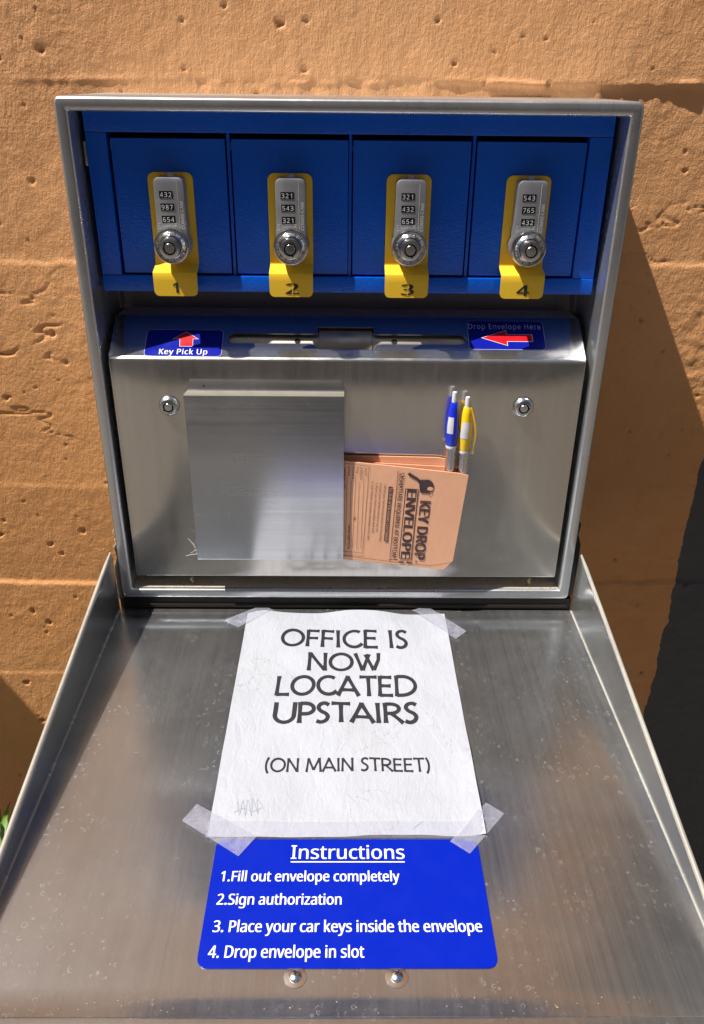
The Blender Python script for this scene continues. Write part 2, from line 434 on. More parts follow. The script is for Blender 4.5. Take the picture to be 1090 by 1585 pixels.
def stroke(mb, pts, wd, m, T, flare=.0):
    """a flat pen stroke; T maps 2D to 3D"""
    if len(pts) < 2: return
    if len(pts) == 2: pts = [(pts[0][0] + (pts[1][0] - pts[0][0]) * t / 8, pts[0][1] + (pts[1][1] - pts[0][1]) * t / 8) for t in range(9)]
    n = len(pts); vs = []
    for i, p in enumerate(pts):
        a, b = pts[max(i - 1, 0)], pts[min(i + 1, n - 1)]; dx, dy = b[0] - a[0], b[1] - a[1]; l = sqrt(dx * dx + dy * dy) or 1
        t = i / (n - 1); k = wd * .5 * (1 + flare * (abs(2 * t - 1) ** 2 * 1.0 - .4)); k *= 1 + .12 * abs(dy / l)   # uprights a touch heavier
        vs += [T(p[0] - dy / l * k, p[1] + dx / l * k), T(p[0] + dy / l * k, p[1] - dx / l * k)]
    mb.add(vs, [(2 * i, 2 * i + 1, 2 * i + 3, 2 * i + 2) for i in range(n - 1)], m)
def put_caps(mb, txt, x0, x1, y0, y1, zf, m=0, wd=.155, skew=0.0):
    tot = sum(GL[c][0] for c in txt) - .12; sx = (x1 - x0) / tot; sy = y1 - y0; pen = 0
    # stroke drawn in a space where both axes share one scale, then squeezed to fit
    for k, c in enumerate(txt):
        adv, st = GL[c]
        for j, s in enumerate(st):
            def T(u, v, pen=pen):
                x = x0 + (pen + u) * sx; y = y0 + v * sy + skew * (x - x0)
                return (x, y, zf(x, y) + .0002 + .00003 * j)
            stroke(mb, s, wd, m, T, .28 if len(s) == 2 else .1)
        pen += adv

# ------------------------------------------------------------------ setting: paving, wall
g = MB(None); k = NT('worn_paving')
nn = k.noise(k.co(), 4, 8, .65)
k.p(Base_Color=k.mix(nn, (.09, .078, .065), (.14, .12, .10)), Roughness=.8); k.link(k.bump(k.noise(k.co(), 90, 6), .5, .004), k.b.inputs['Normal'])
g.mats = [k.m]; L = 150
g.add([(-L, -L, -UP), (L, -L, -UP), (L, L, -UP), (-L, L, -UP)], [(0, 1, 2, 3)])
o = obj('ground', g); tag(o, 'worn brown paving in front of the wall', None, kind='structure')

rng = np.random.RandomState(5)
TAB = [rng.rand(257, 257).astype(np.float32) for _ in range(10)]
def vn(X, Z, fx, fz, s):
    t = TAB[s % 10]; x = X * fx + 31.7 * s + 1000; z = Z * fz + 17.3 * s + 1000
    xi = np.floor(x).astype(int); zi = np.floor(z).astype(int); a = x - xi; b = z - zi
    a = a * a * (3 - 2 * a); b = b * b * (3 - 2 * b); x0 = xi % 256; z0 = zi % 256
    return ((t[x0, z0] * (1 - a) + t[x0 + 1, z0] * a) * (1 - b) + (t[x0, z0 + 1] * (1 - a) + t[x0 + 1, z0 + 1] * a) * b) - .5
def fbm(X, Z, fx, fz, s, oc=4, g=.5):
    r = 0; a = 1
    for i in range(oc): r = r + a * vn(X, Z, fx * 2 ** i, fz * 2 ** i, s + i); a *= g
    return r
def sstep(a, b, x):
    t = np.clip((x - a) / (b - a), 0, 1); return t * t * (3 - 2 * t)
def wall_h(X, Z):
    zw = Z + .0065 * vn(X, Z * 0, 5, 1, 4) + .0035 * vn(X, Z * 0, 16, 1, 2) + .0022 * vn(X, Z, 90, 60, 3)
    h = .0006 * fbm(X, Z, 7, 4, 1, 3)
    # shuttering boards: a step and a slight tilt each
    boards = [(2.0, .509, .0026, 0), (.509, .335, 0, .008), (.335, .0635, .0002, .004), (.0635, -.081, -.0016, .030), (-.081, -.232, -.0012, .006), (-.232, -.42, -.0016, .01), (-.42, -3, -.001, 0)]
    for a, b, off, tilt in boards:
        m = sstep(b - .0035, b + .0035, zw) * (1 - sstep(a - .0035, a + .0035, zw))
        o2 = off * (.55 + .75 * sstep(-.1, .42, X) - .3 * sstep(.0, -.4, X)) if off == .0026 else off
        h = h + m * (o2 + tilt * np.clip(Z - (a + b) / 2, -.2, .2))
    # squeezed mortar along the joints
    for zj, amp, sd in ((.509, .0034, 4), (.0635, .0015, 5), (-.081, .0009, 6), (.335, .0006, 7), (-.232, .0007, 8)):
        wv = zj + .0035 * vn(X, X * 0, 11, 1, sd) + .0015 * vn(X, X * 0, 60, 1, sd + 1)
        amp = amp * (.3 + .55 * sstep(-.15, .2, X)) if zj > .5 else amp * .3
        h = h + amp * np.exp(-((Z - wv) / .0028) ** 2) * np.clip(.35 + 1.5 * vn(X, Z, 22, 9, sd + 2) + .8 * vn(X, Z, 80, 30, sd), 0, 1.2)
    below = np.exp(-np.clip(.509 - Z, 0, 1) / .022) * (Z < .509)
    h = h + below * .0017 * fbm(X, Z, 70, 60, 2, 3) * (X > -.15)
    # rough and smooth areas
    rough = sstep(.0, .35, fbm(X, Z, 3.2, 4.5, 6, 3) + .25 * sstep(.34, .15, Z) + .1)
    rid = 1 - np.abs(fbm(X, Z, 38, 52, 3, 3)) * 2.2
    h = h + rough * (.0009 * fbm(X, Z, 60, 80, 5, 3) + .0010 * np.clip(rid - .6, -1, .4))
    h = h + .00042 * fbm(X, Z, 110, 75, 7, 3, .7) + .0007 * fbm(X, Z, 30, 22, 2, 3)
    h = h + .00022 * vn(X, Z, 240, 36, 2) * sstep(.3, .5, Z)
    # broken lines of torn paint, left middle
    band = np.exp(-((Z - .215) / .07) ** 2) * (X < -.15)
    cr = np.abs(fbm(X, Z, 9, 34, 8, 4)); h = h - band * .0040 * np.clip(1 - cr / .05, 0, 1) * sstep(-.05, .12, fbm(X, Z, 12, 14, 9, 2))
    cr2 = np.abs(fbm(X, Z, 14, 30, 4, 4)); h = h - .0012 * np.clip(1 - cr2 / .035, 0, 1) * sstep(.22, .36, fbm(X, Z, 7, 9, 3, 2)) * (X > .2)
    return h
def axis(a, b, step, A, B):
    mid = list(np.arange(a, b + 1e-6, step)); lo = []; x = a; d = step
    while x > A: d *= 1.5; x -= d; lo.append(max(x, A))
    hi = []; x = mid[-1]; d = step
    while x < B: d *= 1.5; x += d; hi.append(min(x, B))
    return np.array(lo[::-1] + mid + hi)
xs = axis(-.60, .62, .0019, -4, 4); zs = axis(-.66, .64, .0019, -UP - .02, 2.2)
X, Z = np.meshgrid(xs, zs, indexing='ij'); H = wall_h(X, Z) * .95
pr = random.Random(3)
for i in range(620):
    px = pr.uniform(-.58, .6); pz = pr.uniform(-.6, .62)
    if abs(px) < .23 and 0 < pz < .49: continue
    R = pr.choice([.0014, .0018, .0022, .0026, .0032, .0042]); 
    if px > 0: R *= .75
    i0, i1 = np.searchsorted(xs, [px - R * 1.6, px + R * 1.6]); j0, j1 = np.searchsorted(zs, [pz - R * 1.6, pz + R * 1.6])
    if i1 <= i0 or j1 <= j0: continue
    xx, zz = X[i0:i1, j0:j1], Z[i0:i1, j0:j1]
    e = pr.uniform(.8, 1.5); an = pr.uniform(0, pi)
    u = (xx - px) * cos(an) + (zz - pz) * sin(an); v = -(xx - px) * sin(an) + (zz - pz) * cos(an)
    d = np.sqrt((u * e) ** 2 + v ** 2) / R * (1 + .5 * vn(xx, zz, 400, 400, 1))
    H[i0:i1, j0:j1] -= np.clip(1 - d ** 4, 0, 1) * R * pr.uniform(.5, 1.1)
nx, nz = X.shape
V = np.stack([X, .16 - H, Z], -1).reshape(-1, 3).astype(np.float32)
I = np.arange(nx * nz).reshape(nx, nz)
F = np.stack([I[:-1, :-1], I[1:, :-1], I[1:, 1:], I[:-1, 1:]], -1)
cxs = (X[:-1, :-1] + X[1:, 1:]) / 2; czs = (Z[:-1, :-1] + Z[1:, 1:]) / 2
keep = ~((np.abs(cxs) < .235) & (czs > .012) & (czs < .485))
F = F[keep].reshape(-1, 4)
me = bpy.data.meshes.new('concrete_wall'); me.vertices.add(len(V)); me.vertices.foreach_set('co', V.ravel())
me.loops.add(F.size); me.loops.foreach_set('vertex_index', F.ravel().astype(np.int32))
me.polygons.add(len(F)); me.polygons.foreach_set('loop_start', np.arange(0, F.size, 4, dtype=np.int32))
me.polygons.foreach_set('use_smooth', np.ones(len(F), bool)); me.update(); me.validate()
me.materials.append(M_['wall'])
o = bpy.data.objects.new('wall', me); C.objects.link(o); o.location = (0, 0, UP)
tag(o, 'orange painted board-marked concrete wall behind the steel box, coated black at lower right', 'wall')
# a buttress of the same wall just left of the picture; its edge throws the shade at lower left
b = MB(M_['wall']); b.box(-1.10, -.90, -.06, .157, -UP, .547, bev=.004)
o = obj('buttress', b, None, (-1.0, .05, -UP)); tag(o, 'short orange concrete buttress standing left of the box, out of frame', None, kind='structure')

# unseen building added behind the viewer to block sky light and fill reflections
b = MB(plain('added_facade', (.42, .31, .22), .7), plain('facade_glass', (.03, .035, .04), .1), plain('facade_trim', (.30, .27, .23), .7))
b.box(-22, 22, -15, -7.5, -UP, 11.5)
for i in range(-7, 8):
    for z0 in (0, 3.2, 6.4, 9.0):
        b.box(i * 2.8 - .7, i * 2.8 + .7, -7.5, -7.46, z0, z0 + 1.7, 1); b.box(i * 2.8 - .85, i * 2.8 + .85, -7.5, -7.40, z0 - .15, z0, 2)
b.box(-22, 22, -7.6, -7.2, 11.2, 11.6, 2)
o = obj('added_building', b, None, (0, -10, -UP)); tag(o, 'brown building added behind the viewer to block sky light, seen only as reflection', None, kind='structure')

# ------------------------------------------------------------------ the key drop box
W, H_ = .4954, .4976
BOX = thing('key_drop_box', (0, 0, 0), 'stainless steel key drop box with four blue locker doors and its lid folded down', 'drop box')
def ring(off, y, r):
    x = W / 2 - off; return [(p[0], y, p[1]) for p in rrect(-x, x, off, H_ - off, max(r - off, .0012), 6)]
prof = [(0, .16), (0, .0034), (.0007, .0012), (.0026, 0), (.0088, 0), (.0102, .0006), (.0112, .0020), (.0116, .0042), (.0116, .108)]
cab = MB(M_['rim']); n = 28; vs = []
for off, y in prof: vs += ring(off, y, .0062)
fs = [(j * n + i, j * n + (i + 1) % n, (j + 1) * n + (i + 1) % n, (j + 1) * n + i) for j in range(len(prof) - 1) for i in range(n)]
cab.add(vs, fs); sub('cabinet', cab, BOX, 50)
IX = W / 2 - .0116
bp = MB(M_['inner']); bp.box(-IX + .0002, IX - .0002, .1075, .110, .0118, H_ - .0118)
sub('back_panel', bp, BOX)
# seams of the lining: thin folded strips up the inner corners
for sx in (-1, 1):
    s_ = MB(M_['inner']); x = sx * (IX - .0014); s_.box(min(x, x + sx * .001), max(x, x + sx * .001), .088, .1074, .30, .335); sub('corner_seam', s_, BOX)

ld = MB(M_['ledge']); ld.box(-IX + .0005, IX - .0005, .0046, .030, .0112, .01185); sub('ledge_dust', ld, BOX)

# blue locker block ------------------------------------------------
BX0, BX1, BZ0, BZ1, BY = -.2325, .2330, .3315, .4862, .0292
t = MB(M_['blue']); t.box(BX0, BX1, BY, BY + .022, .4685, BZ1, bev=.0012); sub('rail', t, BOX)
t = MB(M_['blue']); t.box(BX0, BX1, BY - .0012, BY + .030, BZ0, .3462, bev=.0016); sub('rail', t, BOX)
for x0, x1 in ((BX0, -.2142), (.2128, BX1)):
    t = MB(M_['blue']); t.box(x0, x1, BY, BY + .022, .3464, .4683, bev=.0010); sub('stile', t, BOX)
for xc in (-.1076, .0008, .1110):
    t = MB(M_['blue']); t.box(xc - .0014, xc + .0014, BY + .0028, BY + .030, .3464, .4683, bev=.0005); sub('divider', t, BOX)
t = MB(M_['blue']); t.box(BX0 + .002, BX1 - .002, BY + .0225, .1070, BZ0 + .002, BZ1 - .002); sub('locker_shell', t, BOX)
t = MB(M_['void']); t.box(BX0 + .004, BX1 - .004, BY + .012, BY + .0222, .3464, .4683); sub('locker_gap_backing', t, BOX)
for zc in (.452,):
    t = MB(M_['satin']); t.box(-.2352, -.2329, .030, .048, zc - .011, zc + .009, bev=.0007); sub('side_clip', t, BOX)

DX = [(-.2114, -.1104), (-.1048, -.0010), (.0034, .1082), (.1138, .2112)]
PC = [-.1610, -.0535, .0540, .1622]
CODES = [('432', '987', '654'), ('321', '543', '321'), ('321', '432', '654'), ('543', '765', '432')]
KEYROT = [40, 200, 195, 5]
PZ1, PZ0 = .4365, .3572
def ribbon(path, hw, cx, th, m):
    """sheet strip following a (y,z) path, half width per path point"""
    n = len(path); mb = MB(m); vs = []
    for i, (y, z) in enumerate(path):
        a, b = path[max(i - 1, 0)], path[min(i + 1, n - 1)]; d = Vector((b[0] - a[0], b[1] - a[1])).normalized(); nrm = Vector((-d.y, d.x))
        if nrm.x > 0: nrm = -nrm
        for k in (0, 1):
            q = Vector((y, z)) - nrm * th * k
            vs += [(cx - hw[i], q.x, q.y), (cx + hw[i], q.x, q.y)]
    fs = []
    for i in range(n - 1):
        a, b = 4 * i, 4 * i + 4
        fs += [(a, a + 1, b + 1, b), (a + 2, b + 2, b + 3, a + 3), (a, b, b + 2, a + 2), (a + 1, a + 3, b + 3, b + 1)]
    fs += [(0, 2, 3, 1), (4 * n - 4, 4 * n - 3, 4 * n - 1, 4 * n - 2)]
    return mb.add(vs, fs)
for i in range(4):
    x0, x1 = DX[i]; pc = PC[i]
    d = MB(M_['blue']); d.box(x0, x1, BY + .0012, BY + .0105, .3482, .4638, bev=.0011)
    door = sub('locker_door', d, BOX)
    door['label'] = ('blue locker door with tab 1', 'blue locker door with tab 2', 'blue locker door with tab 3', 'blue locker door with tab 4')[i]
    t = MB(M_['satin']); t.lathe([(.0016, 0), (.0016, .006)], (x0 - .0012, BY + .008, .4545), 'z', 12); sub('hinge_pin', t, door)
    # yellow plate, bent out to a numbered tab
    hwid = .0202; R = .0062; yb = BY - .0004
    path = []; hw = []
    for j in range(9):
        a = radians(90 - j * 90 / 8); path.append((yb, PZ1 - R + R * sin(a))); hw.append(hwid - R + R * cos(a) if j else hwid - R)
    path += [(yb, .40), (yb, PZ0 + .003), (yb - .0008, PZ0 + .0007), (yb - .0028, PZ0 - .0008)]; hw += [hwid] * 4
    path += [(.0145, .3530), (.0128, .3520), (.0121, .3500), (.0120, .345)]; hw += [hwid + .0001] * 4
    R = .0048; zb = .3310
    for j in range(9):
        a = radians(j * 90 / 8); path.append((.0120, zb + R - R * sin(a))); hw.append(hwid - R + R * cos(a))
    pl = ribbon(path, hw, pc, .0013, M_['yellow']); pl.mats.append(M_['ink'])
    num = str(i + 1); nw = (.0062, .0112, .0108, .0108)[i]
    vs_n = (pc + .001 - nw / 2, .0118, .3338)
    if i == 0:
        q0 = pc + .0012
        pl.add([(q0 - .0010, .0117, .3340), (q0 + .0012, .0117, .3340), (q0 + .0012, .0117, .3435), (q0 - .0006, .0117, .3435), (q0 - .0010, .0117, .3412), (q0 - .0036, .0117, .3398), (q0 - .0036, .0117, .3414)], [(0, 1, 2, 3, 4), (4, 3, 6, 5)], 1)
    else: put_text(pl, num, vs_n, (1, 0, 0), (0, 0, 1), nw, .0096, 1, .02)
    if i in (1, 2):    # stencil bridge across the figure
        pl.mats.append(M_['yellow']); xb = pc + .001
        pl.add([(xb - .0005, .0116, .3330), (xb + .0003, .0116, .3330), (xb + .0013, .0116, .3440), (xb + .0005, .0116, .3440)], [(0, 1, 2, 3)], 2)
    sub('lock_plate', pl, door)
    # die-cast lock body
    kc = pc + .0010; kz = .3770; fy = .0125
    bc = pc + .0010
    xl, xr, zt = bc - .0133, bc + .0137, .4338
    out = [(xr - .005 + .005 * cos(radians(a)), zt - .005 + .005 * sin(radians(a))) for a in range(0, 91, 15)]
    out += [(xl + .005 + .005 * cos(radians(a)), zt - .005 + .005 * sin(radians(a))) for a in range(90, 181, 15)]
    out += [(xl, .395), (xl - .0006, .389)]
    out += [(kc + .0156 * cos(radians(a)), kz + .0156 * sin(radians(a))) for a in range(150, 391, 12)]
    out += [(xr + .0002, .389), (xr, .395)]
    bd = MB(M_['cast'], M_['castlight']); bd.prism(out, fy, yb - .0001, ch=.0011)
    # raised line and letters down the right side
    bd.box(xr - .0062, xr - .0059, fy - .0002, fy + .0001, .391, .4305, 1)
    put_text(bd, 'COMBI-CAM', (xr - .0018, fy - .00015, .3905), (0, 0, 1), (-1, 0, 0), .0235, .0028, 1, .02)
    for xx in (xl + .0035, xr - .0085): put_text(bd, 'CH', (xx, fy - .00015, .3905), (0, 0, 1), (-1, 0, 0), .0050, .0024, 1, .02)
    sub('lock_body', bd, door)
    t = MB(M_['castlight']); t.box(bc - .0022, bc + .0030, yb - .0052, yb - .0001, .4332, .4362, bev=.0006); sub('latch', t, door)
    for q, zc in enumerate((.4198, .4094, .3990)):
        xc = bc - .0019 + (-.0006, -.0002, .0)[q]
        dw = MB(M_['black'], M_['white'])
        dw.box(xc - .0061, xc + .0059, fy - .0003, fy + .001, zc - .0030, zc + .0029)
        for c_, ch_ in enumerate(CODES[i][q]):
            put_text(dw, ch_, (xc - .0052 + c_ * .0037 + (.0006 if ch_ == '1' else 0), fy - .00045, zc - .0021), (1, 0, 0), (0, 0, 1), .0013 if ch_ == '1' else .0025, .0038, 1, .0)
        sub('dial_window', dw, door)
    # chrome knob: collar, sloped dial, key cylinder
    kb = MB(M_['chrome'], M_['satin'], M_['dark_steel'])
    kb.lathe([(.0154, .0120), (.0156, .0065), (.0157, .0048), (.0154, .0040), (.0148, .0038), (.0143, .0044), (.0139, .0054), (.0133, .0050), (.0112, .0026), (.0102, .0008), (.0098, .0006), (.0096, .0012), (.0094, .0060)], (kc, 0, kz), 'y', 56, 0, False)
    for a in range(0, 360, 30):     # engraved ticks on the dial
        aa = radians(a + 8); u = Vector((cos(aa), 0, sin(aa))); v = Vector((-sin(aa), 0, cos(aa)))
        p0 = Vector((kc, .0022, kz)) + u * .0113; p1 = Vector((kc, .0045, kz)) + u * .0132; ww = v * .0003
        kb.add([p0 - ww, p0 + ww, p1 + ww, p1 - ww], [(0, 1, 2, 3)], 2)
    sub('knob', kb, door)
    ky = MB(M_['satin'], M_['black'], M_['satin'])
    ky.lathe([(.0092, .006), (.0092, -.0052), (.0088, -.0062), (.0080, -.0066), (.0056, -.0066)], (kc, 0, kz), 'y', 48, 0, False)
    ky.lathe([(.0056, -.0066), (.0054, -.0052), (.0046, -.0052), (.0044, -.0068)], (kc, 0, kz), 'y', 40, 1, False)
    ky.lathe([(.0044, -.0068), (.0041, -.0072), (.0004, -.0073)], (kc, 0, kz), 'y', 32, 2, True)
    a = radians(90 + KEYROT[i]); u = Vector((cos(a), 0, sin(a))); v = Vector((-sin(a), 0, cos(a)))
    p = Vector((kc, -.00675, kz)) + u * .0055
    ky.add([p - v * .0008 - u * .0006, p + v * .0008 - u * .0006, p + v * .0008 + u * .0013, p - v * .0008 + u * .0013], [(0, 1, 2, 3)], 1)
    sub('key_cylinder', ky, door)

for o in list(BOX.children):
    if o.name.split('.')[0] in ('rail', 'stile', 'divider', 'locker_shell', 'locker_gap_backing', 'side_clip', 'locker_door'):
        o.location = (-.00003, -.0050, .0005); o.scale = (.9938, 1, 1)

# lower drop unit ----------------------------------------------------
FX = .2305; FY = .004; FZ0, FZ1 = .0262, .2718; SY, SZ = .052, .3022
U = Vector((0, SY - FY, SZ - FZ1)); SL = U.length; U.normalize(); NRM = Vector((0, -U.z, U.y))      # out of the slope
def SP(x, t_, lift=0.0):
    p = Vector((x, FY, FZ1)) + U * t_ + NRM * lift; return (p.x, p.y, p.z)
fp = MB(M_['face'])
prof2 = [(.030, FZ0), (.0062, FZ0), (.0046, FZ0 + .0006), (FY, FZ0 + .0022)] + [(FY, FZ0 + .0022 + (FZ1 - .0024 - FZ0 - .0022) * q / 6) for q in range(1, 7)]
a0 = prof2[-1]
prof2 += [(FY + .0003, FZ1 - .0009), (FY + .0014, FZ1 + .0004), (FY + .0028, FZ1 + .0018)]
vs = []; ch = .0012
cols = [(-FX, .0014), (-FX + .0004, .0004), (-FX + ch, 0)] + [(-FX + ch + (2 * FX - 2 * ch) * q / 8, 0) for q in range(1, 8)] + [(FX - ch, 0), (FX - .0004, .0004), (FX, .0014)]
for y, z in prof2:
    for x, dy in cols: vs.append((x, y + dy, z))
nc = len(cols)
fp.add(vs, [(j * nc + i, j * nc + i + 1, (j + 1) * nc + i + 1, (j + 1) * nc + i) for j in range(len(prof2) - 1) for i in range(nc - 1)])
# side cheeks
t1 = (FY + .0028, FZ1 + .0018)
for sx in (-1, 1):
    side = [(.0062, FZ0), (.0056, FZ0 + .002), (.0056, FZ1 - .002), (t1[0], t1[1]), (SY, SZ), (.088, SZ - .001), (.088, FZ0)]
    x = sx * FX
    fp.add([(x, p[0] + (.0014 if p[0] < .0057 else 0), p[1]) for p in side], [tuple(range(len(side)))])
FACE = sub('front_panel', fp, BOX, 40)
# slope with the envelope slot cut through
T0 = (Vector((0, t1[0], t1[1])) - Vector((0, FY, FZ1))).dot(U)
tb, tt, cb, ct = .0208, .0336, .0138, .0426
hole = []
hx0, hx1, rr = -.1178, .1160, (tt - tb) / 2
hole += [(hx0 + rr - rr * sin(radians(a)), tb + rr - rr * cos(radians(a))) for a in range(0, 181, 20)]
hole += [(-.0315, tt), (-.0300, tt + .0015), (-.0300, ct - .001), (-.029, ct), (.0245, ct), (.0255, ct - .001), (.0255, tt + .0015), (.0270, tt)]
hole += [(hx1 - rr + rr * sin(radians(a)), tb + rr + rr * cos(radians(a))) for a in range(0, 181, 20)]
hole += [(.0330, tb), (.0285, tb - .0010), (.0262, cb + .003), (.0262, cb + .001), (.0240, cb), (-.0280, cb), (-.0300, cb + .001), (-.0305, cb + .003), (-.0330, tb - .0012), (-.0375, tb)]
outer = [(-FX, T0), (FX, T0), (FX, SL - .001), (FX - .0016, SL), (-FX + .0016, SL), (-FX, SL - .001)]
poly = [[Vector((p[0], p[1], 0)) for p in outer], [Vector((p[0], p[1], 0)) for p in hole]]
tris = tessellate_polygon(poly); allp = outer + hole
sp = MB(M_['slope'], M_['inner']); sp.add([SP(p[0], p[1]) for p in allp], tris)
m_ = len(hole)
sp.add([SP(p[0], p[1]) for p in hole] + [SP(p[0], p[1], -.0016) for p in hole], [(i, (i + 1) % m_, m_ + (i + 1) % m_, m_ + i) for i in range(m_)])
sp.add([(-FX + .0016, SY, SZ), (FX - .0016, SY, SZ), (FX - .0016, .088, SZ - .0012), (-FX + .0016, .088, SZ - .0012), (FX - .0016, .088, SZ - .02), (-FX + .0016, .088, SZ - .02)], [(0, 1, 2, 3), (3, 2, 4, 5)], 1)
SLOPE = sub('slot_panel', sp, BOX, 20)
# the rounded chute seen through the slot
chn = MB(M_['guide']); rows = 14; vs = []
for j in range(rows + 1):
    a = radians(-20 + 130 * j / rows)          # a rolled guide, its axis along the slot
    for x in (-.128, .126): vs.append((x, .0475 - .0195 * cos(a), .2705 + .0195 * sin(a)))
chn.add(vs, [(2 * j, 2 * j + 1, 2 * j + 3, 2 * j + 2) for j in range(rows)]); sub('chute_guide', chn, BOX)
drm = MB(M_['guide']); vs = []
for j in range(rows + 1):
    a = radians(-20 + 130 * j / rows)
    for x in (-.0292, -.0285, .0235, .0242): vs.append((x, .0475 - (.0208 if abs(x + .0025) < .0262 else .0195) * cos(a), .2705 + (.0208 if abs(x + .0025) < .0262 else .0195) * sin(a)))
drm.add(vs, [(4 * j + i, 4 * j + i + 1, 4 * j + i + 5, 4 * j + i + 4) for j in range(rows) for i in range(3)]); sub('drum', drm, BOX)
for x in (-.0499, .0456):
    q = MB(M_['void']); a = radians(38); nn_ = Vector((0, -cos(a), sin(a))); tt_ = Vector((0, sin(a), cos(a))); c0 = Vector((x, .0475, .2705)) + nn_ * .0198; seg = 16
    q.add([c0 + Vector((.0030 * cos(2 * pi * i / seg), 0, 0)) + tt_ * (.0026 * sin(2 * pi * i / seg)) for i in range(seg)] + [c0 - nn_ * .001], [tuple(range(seg))]); sub('guide_hole', q, BOX)
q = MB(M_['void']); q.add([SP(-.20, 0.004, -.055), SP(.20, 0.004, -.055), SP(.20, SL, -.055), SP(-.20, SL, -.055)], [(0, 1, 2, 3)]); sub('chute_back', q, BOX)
# two stickers on the slope
def sticker(x0, x1, t0, t1_, rim=.0004):
    mb = MB(M_['decal2'], M_['white'], M_['red'], M_['greyprint'])
    o1 = rrect(x0, x1, t0, t1_, .0042, 5); o2 = inset(o1, rim)
    mb.add([SP(*p, .00012) for p in o1], [tuple(range(len(o1)))], 3); mb.add([SP(*p, .00025) for p in o2], [tuple(range(len(o2)))], 0); return mb
s1 = sticker(-.1970, -.1222, .0036, .0376)
def flat(mb, pts, m, l=.0004):
    for t_ in tessellate_polygon([[Vector((p[0], p[1], 0)) for p in pts]]): mb.add([SP(*pts[i], l) for i in t_], [(0, 1, 2)], m)
ar = [(-.1586, .0350), (-.1712, .0253), (-.1645, .0253), (-.1636, .0158), (-.1506, .0158), (-.1512, .0253), (-.1458, .0253)]
flat(s1, ar, 1, .0004); flat(s1, inset(ar, .0004), 2, .0005)
put_text(s1, 'Key Pick Up', SP(-.1824, .0060, .0004), (1, 0, 0), U, .0462, .0066, 1, .018, 0, 1.08)
sub('sticker', s1, BOX, label='blue sticker reading Key Pick Up with a red up arrow')
s2 = sticker(.1180, .1935, .0150, .0522)
ar = [(.1305, .0298), (.1562, .0398), (.1562, .0346), (.1815, .0346), (.1815, .0250), (.1562, .0250), (.1562, .0196)]
flat(s2, ar, 1, .0004); flat(s2, inset(ar, .0005), 2, .0005)
put_text(s2, 'Drop Envelope Here', SP(.1192, .0412, .0004), (1, 0, 0), U, .0716, .0066, 3, .002, 0, 1.1)
sub('sticker', s2, BOX, label='blue sticker reading Drop Envelope Here with a red left arrow')
# two cam locks
for x, z, a in ((-.1762, .2248, 215), (.1738, .2258, 0)):
    c = MB(M_['satin'], M_['black'], M_['chrome'])
    c.lathe([(.0106, FY), (.0105, FY - .0014), (.0100, FY - .0024), (.0078, FY - .0052), (.0070, FY - .0056), (.0052, FY - .0056)], (x, 0, z), 'y', 44, 0, False)
    c.lathe([(.0052, FY - .0056), (.0050, FY - .0044), (.0040, FY - .0044), (.0039, FY - .0056)], (x, 0, z), 'y', 36, 1, False)
    c.lathe([(.0039, FY - .0056), (.0036, FY - .0060), (.0004, FY - .0061)], (x, 0, z), 'y', 28, 0)
    aa = radians(a); u = Vector((cos(aa), 0, sin(aa))); v = Vector((-sin(aa), 0, cos(aa))); p = Vector((x, FY - .0058, z)) + u * .0048
    c.add([p - v * .0008 - u * .0006, p + v * .0008 - u * .0006, p + v * .0008 + u * .0012, p - v * .0008 + u * .0012], [(0, 1, 2, 3)], 1)
    sub('cam_lock', c, BOX)
# envelope pocket
PX0, PX1 = -.1583, -.0036; PY = -.012
pk = MB(M_['pocket'], M_['lip'])
pp = [(.0025, .2520), (.0025, .2440), (.0018, .2424), (.0002, .2417), (-.0095, .2412), (-.0112, .2407), (PY, .2392), (PY, .0585), (-.0112, .0570), (-.0098, .0565), (.0036, .0565)]
vs = []; hwp = []
for i, (y, z) in enumerate(pp):
    ins = .003 if i == 0 else .0
    sk = -.0003 if i > 3 else 0.0013
    for k in (0, 1):
        vs += [(PX0 + ins + (sk if i < 4 else 0), y + (.001 if k else 0), z - (.0008 * k if 2 < i < 6 else 0)), (PX1 - ins, y + (.001 if k else 0), z - (.0008 * k if 2 < i < 6 else 0))]
n = len(pp); fs = []
for i in range(n - 1):
    a, b_ = 4 * i, 4 * i + 4; fs += [(a, a + 1, b_ + 1, b_), (a + 2, b_ + 2, b_ + 3, a + 3), (a, b_, b_ + 2, a + 2), (a + 1, a + 3, b_ + 3, b_ + 1)]
fs += [(0, 2, 3, 1)]
pk.add(vs, fs)
for q_ in range(4 * 3, 4 * 5): pk.mi[q_] = 1 if q_ % 4 == 0 else 0
pk.add([(PX0, PY, .0585), (PX0, PY, .2392), (PX0, .0038, .2415), (PX0, .0038, .0566)], [(0, 1, 2, 3)])
sub('envelope_pocket', pk, BOX, 40)
t = MB(M_['dark_steel']); t.lathe([(.0009, .0025), (.0008, .0021), (.0002, .0020)], (-.1405, 0, .2462), 'y', 12); sub('rivet', t, BOX)

